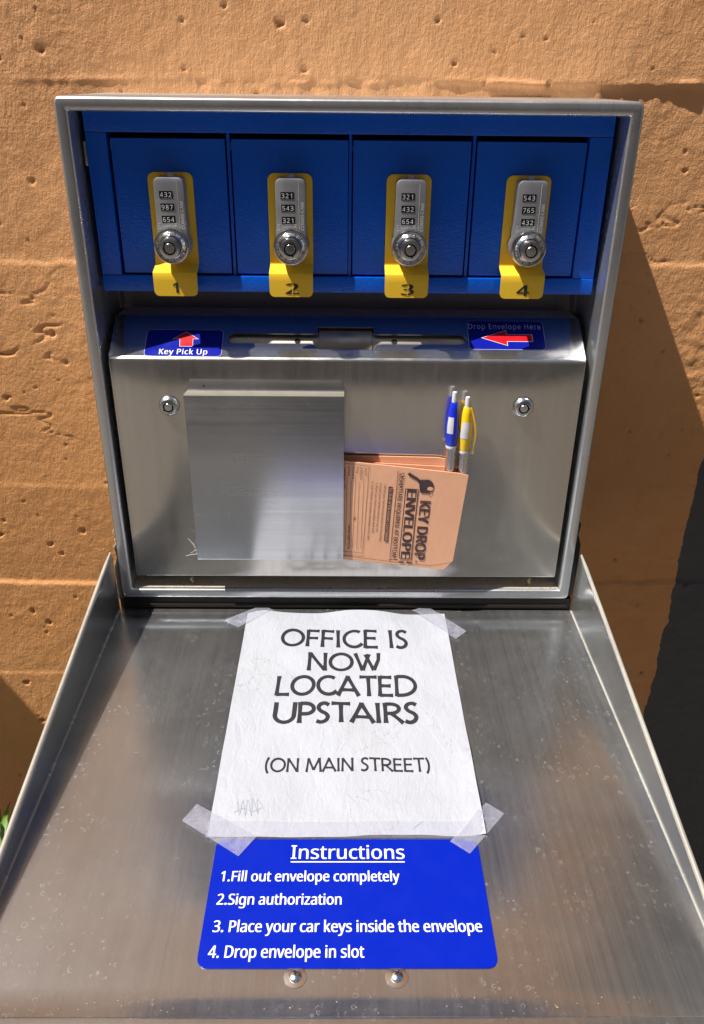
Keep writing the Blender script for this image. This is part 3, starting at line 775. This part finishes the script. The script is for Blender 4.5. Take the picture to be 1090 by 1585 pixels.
# folded-down lid ------------------------------------------------------
FZ = -.0150; LX = .2526; LY0, LY1 = .0010, -.4560
def ftop(y): return .0585 + (y - .0) * .150
lid = MB(M_['tray'])
ny, nxx = 24, 12; vs = []
for j in range(ny + 1):
    y = LY0 + (LY1 + .0035 - LY0) * j / ny
    for i in range(nxx + 1): vs.append((-LX + 2 * LX * i / nxx, y, FZ))
for (y, z) in ((LY1 + .0022, FZ + .0006), (LY1 + .0012, FZ + .0022), (LY1 + .0006, FZ + .0034), (LY1 - .0005, FZ + .0036), (LY1 - .0060, FZ + .0036), (LY1 - .0066, FZ + .0026), (LY1 - .0066, FZ - .006), (LY0, FZ - .006)):
    for i in range(nxx + 1): vs.append((-LX + 2 * LX * i / nxx, y, z))
nr = ny + 9
lid.add(vs, [(j * (nxx + 1) + i, j * (nxx + 1) + i + 1, (j + 1) * (nxx + 1) + i + 1, (j + 1) * (nxx + 1) + i) for j in range(nr - 1) for i in range(nxx)])
LID = sub('lid', lid, BOX, 50)
for sx in (-1, 1):
    fl = MB(M_['flange']); nn_ = 20; vs = []
    for j in range(nn_ + 1):
        y = LY0 + (LY1 - LY0) * j / nn_; zt = ftop(y)
        if j == 0: zt = ftop(y) - .002
        th = .0018
        for (dx, z) in ((0, FZ - .0005), (0, FZ + .0005), (.0001, zt - .006), (.0001, zt - .0003), (.0003, zt), (th + .0004, zt), (th + .0004, FZ - .007)):
            vs.append((sx * (LX + dx), y, z))
    m7 = 7
    fl.add(vs, [(j * m7 + i, j * m7 + (i + 1) % m7, (j + 1) * m7 + (i + 1) % m7, (j + 1) * m7 + i) for j in range(nn_) for i in range(m7)] + [tuple(range(m7)), tuple(range(nn_ * m7, nn_ * m7 + m7))])
    sub('flange', fl, LID, 40)
    hm = MB(M_['hem']); path = [(sx * (LX + .0016), LY0 - .0015 + (LY1 - LY0) * j / 20, ftop(LY0 + (LY1 - LY0) * j / 20) - .0006) for j in range(21)]
    hm.tube(path, [.0010] + [.0021] * 20, 12); sub('rolled_edge', hm, LID)
    sm = MB(M_['hem']); path = [(sx * (LX - .0004), LY0 - .002 + (LY1 - LY0) * j / 20, FZ + .0003) for j in range(21)]
    sm.tube(path, .0008, 8); sub('fold_line', sm, LID)
for x in (-.0343, .0329):
    s_ = MB(M_['chrome'], M_['black']); c0 = (x, -.4268, FZ)
    s_.lathe([(.0078, 0.0001), (.0076, .0006), (.0060, .0008), (.0044, .0009), (.0043, .0016), (.0038, .0028), (.0026, .0036), (.0012, .0039), (.0002, .0040)], c0, 'z', 28, 0, False)
    for a in (.4, .4 + pi / 2):
        dx, dy = .0018 * cos(a), .0018 * sin(a); px_, py_ = -.0003 * sin(a), .0003 * cos(a)
        s_.add([(x - dx - px_, c0[1] - dy - py_, FZ + .0040), (x + dx - px_, c0[1] + dy - py_, FZ + .0040), (x + dx + px_, c0[1] + dy + py_, FZ + .0040), (x - dx + px_, c0[1] - dy + py_, FZ + .0040)], [(0, 1, 2, 3)], 1)
    sub('screw', s_, LID)
# instructions sticker
sg = MB(M_['decal'], M_['white'])
o1 = rrect(-.1010, .1020, -.4210, -.3155, .0075, 6)
sg.prism(o1, FZ + .0009, FZ, ax='z')
zt = FZ + .0011; E1, E2 = (1, 0, 0), (0, 1, 0)
put_text(sg, 'Instructions', (-.0425, -.3340, zt), E1, E2, .0866, .0124, 1, .008)
sg.add([(-.0425, -.3372, zt), (.0441, -.3372, zt), (.0441, -.3362, zt), (-.0425, -.3362, zt)], [(0, 1, 2, 3)], 1)
put_text(sg, '1.Fill out envelope completely', (-.0934, -.3538, zt), E1, E2, .1325, .0088, 1, .016)
put_text(sg, '2.Sign authorization', (-.0936, -.3733, zt), E1, E2, .0896, .0088, 1, .016)
put_text(sg, '3. Place your car keys inside the envelope', (-.0934, -.3948, zt), E1, E2, .1880, .0088, 1, .016)
put_text(sg, '4. Drop envelope in slot', (-.0940, -.4138, zt), E1, E2, .1056, .0088, 1, .016)
sub('instruction_sign', sg, LID, 20, label='blue sign headed Instructions with four numbered lines')
# hinge and black stays; dark blocks stand in for the shade under the box
h = MB(M_['dark_steel']); h.tube([(-.247, .0045, -.0105), (.247, .0045, -.0105)], .0035, 12); h.box(-.2518, .2518, .003, .012, -.03, -.0008)
h.box(-.2510, .2510, .012, .158, -.03, -.0012)  # fills the gap below the box with painted shade
sub('hinge_and_shade_fill', h, BOX)
for sx, top in ((1, .094), (-1, .062)):
    st_ = MB(M_['rubber']); st_.tube([(sx * .2488, .020, top), (sx * .2515, .016, top - .008), (sx * .2500, .013, top - .018), (sx * .2530, .012, top - .030), (sx * .2518, .009, top - .048), (sx * .2502, .006, top - .066), (sx * .249, .004, max(top - .09, -.004))], [.0022, .0026, .0018, .0028, .0032, .0034, .0028], 10)
    sub('lid_stay', st_, BOX)

# ------------------------------------------------------------------ notice taped to the lid
def pz(x, y):
    """height of the slightly cockled sheet"""
    v = .0012 + .0005 * sin(x * 60 + y * 22) + .0004 * sin(y * 95 - x * 30 + 1) + .0003 * sin(x * 140 + 2) * cos(y * 70)
    e = max(0, (y + .045) / .04)                   # the top edge lifts in two swells
    v += .0045 * e * e * (.5 + .5 * sin((x + .02) * 48)) * (1 if abs(x) < .09 else max(0, 1 - (abs(x) - .09) / .018))
    s_ = max(0, (x - .085) / .022); v += .0028 * s_ * s_ * (.5 + .5 * sin(y * 20 + 1.3)) * min(1, max(0, -(y + .02) / .05))
    return FZ + max(v, .0006)
pm = MB(M_['paper'], M_['paper']); nxp, nyp = 54, 76; vs = []
X0, X1, Y0, Y1 = -.1092, .1093, -.3128, -.0070
for j in range(nyp + 1):
    for i in range(nxp + 1):
        u, v = i / nxp, j / nyp; x = X0 + (X1 - X0) * u; y = Y0 + (Y1 - Y0) * v
        y -= .0022 * (.5 - .5 * sin(x * 55 + .5)) * v ** 6; y += .0008 * sin(x * 30) * (1 - v) ** 6
        vs.append((x, y, pz(x, y)))
pm.add(vs, [(j * (nxp + 1) + i, j * (nxp + 1) + i + 1, (j + 1) * (nxp + 1) + i + 1, (j + 1) * (nxp + 1) + i) for j in range(nyp) for i in range(nxp)])
NB = (0, -.16, FZ)
NOT = thing('paper_notice', NB, 'white paper notice reading OFFICE IS NOW LOCATED UPSTAIRS taped to the steel lid', 'notice')
obj('sheet', pm, NOT, NB, 60)
tx = MB(M_['ink']); put_caps(tx, 'OFFICE IS', -.0690, .0640, -.0690, -.0380, pz, 0, .150, -.022); obj('text_line', tx, NOT, NB)
tx = MB(M_['ink']); put_caps(tx, 'NOW', -.0400, .0350, -.1085, -.0795, pz, 0, .150); obj('text_line', tx, NOT, NB)
tx = MB(M_['ink']); put_caps(tx, 'LOCATED', -.0694, .0668, -.1465, -.1168, pz, 0, .160); obj('text_line', tx, NOT, NB)
tx = MB(M_['ink']); put_caps(tx, 'UPSTAIRS', -.0690, .0660, -.1845, -.1560, pz, 0, .165); obj('text_line', tx, NOT, NB)
tx = MB(M_['ink']); put_caps(tx, '(ON MAIN STREET)', -.0710, .0715, -.2448, -.2285, pz, 0, .145); obj('text_line', tx, NOT, NB)
sc_ = MB(M_['pen_ink']); T = lambda x, y: (x, y, pz(x, y) + .0003)
rs = random.Random(11)
zig = [(-.0895, -.2790), (-.0862, -.2925), (-.0850, -.2775), (-.0815, -.2935), (-.0812, -.2765), (-.0765, -.2940), (-.0775, -.2750), (-.0715, -.2910), (-.0735, -.2760), (-.0660, -.2890)]
stroke(sc_, crom(zig, 5), .00035, 0, T)
stroke(sc_, crom([(-.0905, -.2900), (-.0830, -.2860), (-.0760, -.2890), (-.0690, -.2850)], 5), .0003, 0, T)
obj('pen_scribble', sc_, NOT, NB); sc_ = MB(M_['pen_ink'])
stroke(sc_, crom([(.0525, -.3065), (.0560, -.3030), (.0612, -.2985)], 4), .0005, 0, T)
obj('pen_mark', sc_, NOT, NB)
rg = MB(M_['kraftdark'])
for a in range(20, 330, 9):
    if rs.random() < .25: continue
    a2 = a + rs.uniform(3, 7); stroke(rg, [(.0235 + .0205 * cos(radians(q)), -.2880 + .0225 * sin(radians(q))) for q in (a, (a + a2) / 2, a2)], .0003, 0, T)
obj('cup_ring', rg, NOT, NB)
# clear sleeve strip showing along the notice's lower edge
sv = MB(M_['sleeve']); sv.box(-.1105, .1105, -.3152, -.2985, FZ + .0024, FZ + .0027)
obj('sleeve_strip', sv, NOT, NB)
# tapes
TP = [('topleft', [(-.1350, -.0240), (-.0945, .0060), (-.0800, -.0040), (-.1168, -.0362)], 'strip of clear tape over the upper left corner of the white notice'),
      ('topright', [(.0735, -.0030), (.0905, .0060), (.1295, -.0420), (.1160, -.0560)], 'strip of clear tape over the upper right corner of the white notice'),
      ('botleft', [(-.1315, -.2985), (-.1222, -.2812), (-.0705, -.3140), (-.0825, -.3325)], 'strip of clear tape joining the notice\'s lower left corner to the blue sign'),
      ('botright', [(.1144, -.2794), (.1276, -.2909), (.0945, -.3300), (.0805, -.3185)], 'strip of clear tape joining the notice\'s lower right corner to the blue sign')]
for nm, q, lab in TP:
    mb = MB(M_['tape']); N_ = 8; vs = []
    c_ = (sum(p[0] for p in q) / 4, sum(p[1] for p in q) / 4, FZ)
    for j in range(N_ + 1):
        for i in range(N_ + 1):
            u, v = i / N_, j / N_
            a_ = Vector(q[0]) * (1 - u) + Vector(q[1]) * u; b_ = Vector(q[3]) * (1 - u) + Vector(q[2]) * u; p = a_ * (1 - v) + b_ * v
            on = X0 < p.x < X1 and Y0 < p.y < Y1
            z = (max(pz(p.x, p.y), FZ + .0027) if on else FZ + .0014) + .0006
            vs.append((p.x, p.y, z))
    top = len(vs); vs += [(p[0], p[1], p[2] + .00015) for p in vs]
    fs = [(j * (N_ + 1) + i, j * (N_ + 1) + i + 1, (j + 1) * (N_ + 1) + i + 1, (j + 1) * (N_ + 1) + i) for j in range(N_) for i in range(N_)]
    mb.add(vs[top:], fs)
    o = obj('tape_strip', mb, None, c_, 60); tag(o, lab, 'tape', 'clear tapes holding the notice')

# ------------------------------------------------------------------ envelopes
def envelope(name, org, ang, y_, w_, h_, lab, printed, grp='key drop envelopes in the pocket', tw=0.0):
    base = (org[0], y_, org[1] - h_)
    e = thing(name, base, lab, 'envelope', grp)
    ux = Vector((cos(ang), 0, sin(ang))); uz_ = Vector((sin(ang), 0, -cos(ang)))       # to the right, downwards
    def EP(a, b_, l=0.0):      # a along width, b down
        bulge = -.0006 * sin(pi * min(max(a / w_, 0), 1)) * sin(pi * min(max(b_ / h_, 0), 1))
        p = Vector((org[0], y_ + bulge - l + tw * a, org[1])) + ux * a + uz_ * b_; return p
    mb = MB(M_['kraft'], M_['inkbrown'])
    # outline with a cut lower right corner
    out = [(0, 0), (w_ - .006, 0), (w_ - .002, .0008), (w_, .004), (w_, h_ - .014), (w_ - .0012, h_ - .009), (w_ - .007, h_), (0, h_ + .001)]
    N1, N2 = 26, 20; vs = []
    for side in (0, 1):
        for j in range(N2 + 1):
            for i in range(N1 + 1):
                a = w_ * i / N1; b_ = h_ * j / N2
                if a > w_ - .010:
                    lim = h_ if a <= w_ - .010 else h_ - (a - (w_ - .010)) ** 2 * 120
                    b_ = b_ * lim / h_
                    if a > w_ - .005: b_ = max(b_, (a - (w_ - .005)) ** 2 * 60)
                vs.append(EP(a, b_, 0 if side == 0 else -.0011))
    s1_ = (N1 + 1) * (N2 + 1); g_ = lambda i, j, s: s * s1_ + j * (N1 + 1) + i
    fs = [(g_(i, j, s), g_(i + 1, j, s), g_(i + 1, j + 1, s), g_(i, j + 1, s)) for s in (0, 1) for j in range(N2) for i in range(N1)]
    for i in range(N1): fs += [(g_(i, 0, 0), g_(i + 1, 0, 0), g_(i + 1, 0, 1), g_(i, 0, 1)), (g_(i, N2, 0), g_(i + 1, N2, 0), g_(i + 1, N2, 1), g_(i, N2, 1))]
    for j in range(N2): fs += [(g_(0, j, 0), g_(0, j + 1, 0), g_(0, j + 1, 1), g_(0, j, 1)), (g_(N1, j, 0), g_(N1, j + 1, 0), g_(N1, j + 1, 1), g_(N1, j, 1))]
    mb.add(vs, fs); obj('envelope_body', mb, e, base, 50)
    return e, base, EP, ux, uz_
EW = .215; EH = .1020; off = .088
e1, eb, EP, ux, ud = envelope('key_envelope', (-.0038 - off * cos(-.0915), .1712 + off * sin(.0915)), -.0915, -.0040, .127 + off, .1145, 'tan key drop envelope in front, printed side out, sticking out of the pocket', True, tw=-.0090 / .215)
# print, laid out along the envelope: text runs downwards, its top towards the right
pr_ = MB(M_['inkbrown'], M_['kraft'])
def rows_(txt, x, z, xe, ze, cap, m=0, of=.01, sp=1.0, lift=.0003):
    """text from (x,z) running to (xe,ze) in box coordinates on the envelope's face"""
    d = Vector((xe - x, 0, ze - z)); w_ = d.length; d.normalize(); up = Vector((-d.z, 0, d.x))
    if up.x < 0: up = -up
    yy = lambda p: Vector((p.x, EP(((Vector((p.x, 0, p.z)) - Vector((-.0038 - off * cos(-.0915), 0, .1712 + off * sin(.0915)))).dot(ux)), .05, lift).y, p.z))
    put_text(pr_, txt, (x, 0, z), d, up, w_, cap, m, of, 0, sp, yy)
def quad(pts, m=0, lift=.0002):
    q = []
    for x, z in pts:
        a = (Vector((x, 0, z)) - Vector((-.0038 - off * cos(-.0915), 0, .1712 + off * sin(.0915)))).dot(ux); q.append((x, EP(a, .05, lift).y, z))
    pr_.add(q, [(0, 1, 2, 3)], m)
def line(x, z, xe, ze, wd=.0004, m=0, lift=.0002):
    d = Vector((xe - x, ze - z)).normalized(); n_ = Vector((-d.y, d.x)) * wd / 2
    quad([(x - n_.x, z - n_.y), (x + n_.x, z + n_.y), (xe + n_.x, ze + n_.y), (xe - n_.x, ze - n_.y)], m, lift)
rows_('KEY DROP', .0752, .1280, .0718, .0590, .0110, 0, .04)
quad([(.0594, .1424), (.0731, .1417), (.0692, .0590), (.0555, .0597)], 0, .0003)
quad([(.0604, .1416), (.0722, .1410), (.0684, .0598), (.0565, .0604)], 1, .0004)
rows_('ENVELOPE', .0613, .1408, .0575, .0608, .0098, 0, .038, 1, .0006)
rows_('SIGNATURE REQUIRED AT BOTTOM', .0533, .1602, .0482, .0608, .0044, 0, .012)
line(.0514, .1615, .0462, .0600, .0006)
quad([(.0424, .1442), (.0466, .1438), (.0434, .0795), (.0392, .0799)], 0, .0003)
rows_('TO OUR AFTER HOURS CUSTOMERS', .0433, .1434, .0401, .0803, .0026, 1, .006, 1, .0005)
rows_('1.Write your service instructions on envelope.', .0377, .1475, .0343, .0791, .0022, 0, .0)
rows_('2.Leave your locked vehicle in our lot.', .0333, .1480, .0304, .0905, .0022, 0, .0)
rows_('3. Place your keys in envelope and seal.', .0290, .1484, .0263, .0895, .0022, 0, .0)
rows_('4. Sign bottom and place envelope in box slot.', .0247, .1493, .0215, .0804, .0022, 0, .0)
line(.0222, .1662, .0172, .0646, .0004); line(.0222, .1662, -.0038, .1690, .0004); line(.0172, .0646, -.0036, .0665, .0004)
for x, z, s_, x2, z2 in ((.0178, .1637, 'Name', .0150, .0700), (.0134, .1650, 'Address', .0107, .0700), (.0094, .1655, 'City', .0060, .0700), (.0051, .1655, 'Phone #', .0030, .0710), (.0008, .1654, 'Email', -.0014, .0730)):
    l_ = .0020 * len(s_); rows_(s_, x, z, x - l_ * .03, z - l_, .0021, 0, 0); line(x - .0004 - l_ * .05, z - l_ - .002, x2, z2, .0003)
rows_('Zip', .0072, .1085, .0070, .1045, .0020); rows_('OK to Text?  Y / N', .0016, .0985, .0006, .0700, .0021)
rows_('Vehicle info', -.0034, .1640, -.0038, .1400, .0021, 0, .006)
# fold line along the bottom and the print that wraps over it
line(-.0031, .0612, .0528, .0545, .0004); line(.0528, .0545, .0900, .0512, .0004); line(.0900, .0512, .1180, .0570, .0003)
line(.0170, .0600, -.0030, .0622, .0003); line(.0170, .0600, .0171, .0614, .0003)
line(.0450, .0580, .0550, .0570, .0007); line(.0465, .0572, .0465, .0552, .0008); line(.0560, .0552, .0610, .0546, .0016); line(.0640, .0548, .0700, .0543, .0014); line(.0735, .0556, .0752, .0560, .0015)
# key picture
kx, kz_ = .0808, .1452
def disc(cx, cz, rx, rz, m, lift):
    n_ = 20; q = []
    for i in range(n_):
        x, z = cx + rx * cos(2 * pi * i / n_), cz + rz * sin(2 * pi * i / n_)
        a = (Vector((x, 0, z)) - Vector((-.0038 - off * cos(-.0915), 0, .1712 + off * sin(.0915)))).dot(ux); q.append((x, EP(a, .05, lift).y, z))
    pr_.add(q, [tuple(range(n_))], m)
line(.0620, .1592, .0790, .1475, .0030, 0, .0003); line(.0640, .1558, .0660, .1580, .0022, 0, .0003); line(.0690, .1530, .0705, .1555, .0022, 0, .0003); line(.0610, .1590, .0640, .1560, .0008, 0, .00035)
line(.0740, .1510, .0800, .1460, .0060, 0, .0003); disc(kx, kz_, .0074, .0078, 0, .0004); disc(.0770, .1410, .0030, .0034, 0, .0004); disc(.0846, .1428, .0030, .0022, 1, .0005); disc(.0815, .1465, .0045, .0040, 0, .00045)
for i in range(14):
    a = 2 * pi * i / 14; b2 = 2 * pi * (i + 1) / 14; line(.0856 + .0020 * cos(a), .1372 + .0034 * sin(a), .0856 + .0020 * cos(b2), .1372 + .0034 * sin(b2), .0003)
obj('print', pr_, e1, eb)
envelope('key_envelope', (-.0038 - off, .1728), -.052, -.0018, .118 + off, .112, 'tan envelope directly behind the printed one, only its top edge showing', False)
envelope('key_envelope', (-.0038 - off, .1752), -.018, .0006, .104 + off, .112, 'rearmost tan envelope, its top edge highest against the steel', False)

# ------------------------------------------------------------------ pens
def pen(x, y, ztop, body, lab, clip, lean=0.0):
    base = (x, y, ztop - .135); e = thing('pen', base, lab, 'pen', 'pens beside the envelopes')
    zc = ztop
    b = MB(M_['penwhite']); b.lathe([(.0004, zc), (.0021, zc - .0004), (.0024, zc - .0015), (.0026, zc - .0120)], (x, y, 0), 'z', 20); obj('push_button', b, e, base)
    b = MB(body, M_['penwhite']); b.lathe([(.0028, zc - .0105), (.0034, zc - .0112), (.0046, zc - .018), (.0058, zc - .028), (.0063, zc - .036), (.0062, zc - .044), (.0056, zc - .052), (.0048, zc - .0575)], (x, y, 0), 'z', 28)
    # white label patch
    vs = []; 
    for j in range(7):
        z = zc - .025 - .017 * j / 6; r = .0055 + .0009 * min(1, j / 3) + .0001
        for i in range(7): a = radians(-150 + (60 if clip < 0 else 75) * i / 6) + (0 if clip < 0 else .35) - (.10 * j if clip > 0 else 0) * .6; vs.append((x + r * cos(a), y + r * sin(a), z))
    b.add(vs, [(j * 7 + i, j * 7 + i + 1, j * 7 + i + 8, j * 7 + i + 7) for j in range(6) for i in range(6)], 1); obj('body', b, e, base)
    b = MB(M_['penwhite']); b.lathe([(.0054, zc - .0560), (.0057, zc - .0572), (.0054, zc - .0588)], (x, y, 0), 'z', 24, 0, False); obj('ring', b, e, base)
    b = MB(M_['barrel']); b.lathe([(.0051, zc - .0575), (.0053, zc - .075), (.0053, zc - .098), (.0040, zc - .112), (.0016, zc - .128), (.0008, zc - .135)], (x, y, 0), 'z', 28); obj('barrel', b, e, base)
    c = MB(body); pts = []
    for j in range(12):
        q = j / 11; z = zc - .011 - .048 * q; o_ = .0035 + .0062 * sin(pi * min(q * 1.15, 1) * .72) 
        pts.append((q, z, o_))
    cd = Vector((clip * .93, .36 if clip < 0 else -.25, 0)).normalized() if clip > 0 else Vector((-.6, .8, 0)).normalized(); sd = Vector((-cd.y, cd.x, 0)); vs = []
    for q, z, o_ in pts:
        for (l, s_) in ((o_, -.0019), (o_, .0019), (o_ + .0014, .0014), (o_ + .0014, -.0014)):
            p = Vector((x, y, z)) + cd * (l * (1 if clip > 0 else .62)) + sd * s_; vs.append(p)
    c.add(vs, [(j * 4 + i, j * 4 + (i + 1) % 4, (j + 1) * 4 + (i + 1) % 4, (j + 1) * 4 + i) for j in range(11) for i in range(4)] + [(0, 1, 2, 3), (44, 45, 46, 47)]); obj('clip', c, e, base, 50)
    return e
pen(.1040, -.0052, .2445, M_['penblue'], 'blue retractable pen with silver barrel standing behind the front envelope', -1)
pen(.1170, -.0054, .2395, M_['penyellow'], 'yellow retractable pen with silver barrel standing right of the blue pen', 1)

# ------------------------------------------------------------------ small stuff
def crumbs(n, xr, yr, z, sz, seed, lab, name='debris'):
    r = random.Random(seed); mb = MB(M_['debris'])
    for i in range(n):
        x, y = r.uniform(*xr), r.uniform(*yr); s_ = r.uniform(*sz); vs = []
        for k_ in range(6):
            d = [(1, 0, 0), (-1, 0, 0), (0, 1, 0), (0, -1, 0), (0, 0, 1), (0, 0, -1)][k_]
            vs.append((x + d[0] * s_ * r.uniform(.6, 1.6), y + d[1] * s_ * r.uniform(.6, 1.2), z + s_ * .5 + d[2] * s_ * .6))
        mb.add(vs, [(0, 2, 4), (2, 1, 4), (1, 3, 4), (3, 0, 4), (2, 0, 5), (1, 2, 5), (3, 1, 5), (0, 3, 5)])
    o = obj(name, mb, None, ((xr[0] + xr[1]) / 2, (yr[0] + yr[1]) / 2, z)); o['kind'] = 'stuff'; o['label'] = lab; o['category'] = 'dirt'; return o
crumbs(260, (-.21, .234), (.0045, .020), .0117, (.0002, .0007), 1, 'dry crumbs and grit lying on the bottom ledge of the steel frame')
crumbs(40, (.19, .234), (.004, .022), .0117, (.0004, .0012), 2, 'brown plant crumbs piled in the lower right corner of the frame')
crumbs(60, (-.24, .245), (-.452, -.440), FZ, (.0002, .0006), 3, 'grit gathered along the front lip of the lid')
def twig(x, lab):
    mb = MB(M_['debris']); mb.tube([(x, .012, .012), (x + .0015, .011, .016), (x - .0005, .010, .019), (x + .0015, .009, .022)], [.0012, .0016, .0012, .0015], 7)
    o = obj('dry_bud', mb, None, (x, .012, .012)); tag(o, lab, 'debris', 'dry buds under the front panel')
twig(-.172, 'pale dry bud standing on the ledge under the left of the front panel')
twig(.203, 'brown dry bud on the ledge at the lower right corner of the frame')
cw = MB(M_['cobweb']); r = random.Random(4)
for i in range(16):
    p = Vector((-.2495 - r.uniform(0, .003), .020 + r.uniform(-.006, .008), .060 + r.uniform(0, .045))); pts = [p]
    for j in range(5): p = p + Vector((r.uniform(-.0022, .0022), r.uniform(-.002, .002), -r.uniform(.001, .006))); pts.append(p)
    cw.tube(pts, r.uniform(.00012, .00035), 5)
o = obj('cobweb', cw, None, (-.250, .02, .08)); tag(o, 'dusty white cobweb hanging between the box\'s lower left edge and the lid', 'cobweb')
cw = MB(M_['cobweb'])
for i in range(4):
    p = Vector((-.159 + r.uniform(-.001, .001), PY + r.uniform(-.0005, .003), .060 + r.uniform(-.006, .018))); pts = [p]; q = Vector((r.uniform(-.0035, .0004), .001, r.uniform(-.002, .003)))
    for j in range(4): p = p + q + Vector((r.uniform(-.001, .001), 0, r.uniform(-.001, .001))); pts.append(p)
    cw.tube(pts, r.uniform(.00008, .0002), 4)
o = obj('cobweb', cw, None, (-.160, PY, .06)); tag(o, 'small grey cobweb at the lower left corner of the envelope pocket', 'cobweb')

# ------------------------------------------------------------------ fern at lower left
FB = (-.53, .02, -UP)
fern = thing('fern', FB, 'bright green fern growing at the foot of the orange wall, left of the lid', 'plant')
st_ = MB(M_['leaf']); st_.tube([(-.53, .02, -UP), (-.535, .015, -.8), (-.53, .02, -.62), (-.525, .02, -.50)], [.012, .010, .008, .005], 8); obj('stem', st_, fern, FB)
r = random.Random(9)
for i in range(70):
    az = r.uniform(-pi, pi) if i > 14 else r.uniform(-1.1, .5); ln = r.uniform(.10, .19); el = r.uniform(.5, 1.25)
    p = Vector((-.475, .015, -.50 + r.uniform(-.05, .05))); d = Vector((cos(az) * cos(el), sin(az) * cos(el), sin(el))); mb = MB(M_['leaf']); vs = []; N_ = 12
    pts = []
    for j in range(N_ + 1): pts.append(p.copy()); d = (d + Vector((0, 0, -.055 * (1 + j * .12)))).normalized(); p = p + d * ln / N_
    # narrow toothed blade
    for j, q in enumerate(pts):
        t_ = (pts[min(j + 1, N_)] - pts[max(j - 1, 0)]).normalized(); sd = t_.cross(Vector((0, 0, 1))).normalized(); wd = .0055 * sin(pi * min(.08 + j / N_ * .95, 1)) * (1 if j % 2 else .62) + .0004
        up_ = sd.cross(t_); vs += [q - sd * wd + up_ * wd * .35, q, q + sd * wd + up_ * wd * .35]
    mb.add(vs, [(3 * j + k_, 3 * j + k_ + 1, 3 * j + k_ + 4, 3 * j + k_ + 3) for j in range(N_) for k_ in (0, 1)]); obj('leaf', mb, fern, FB, 80)
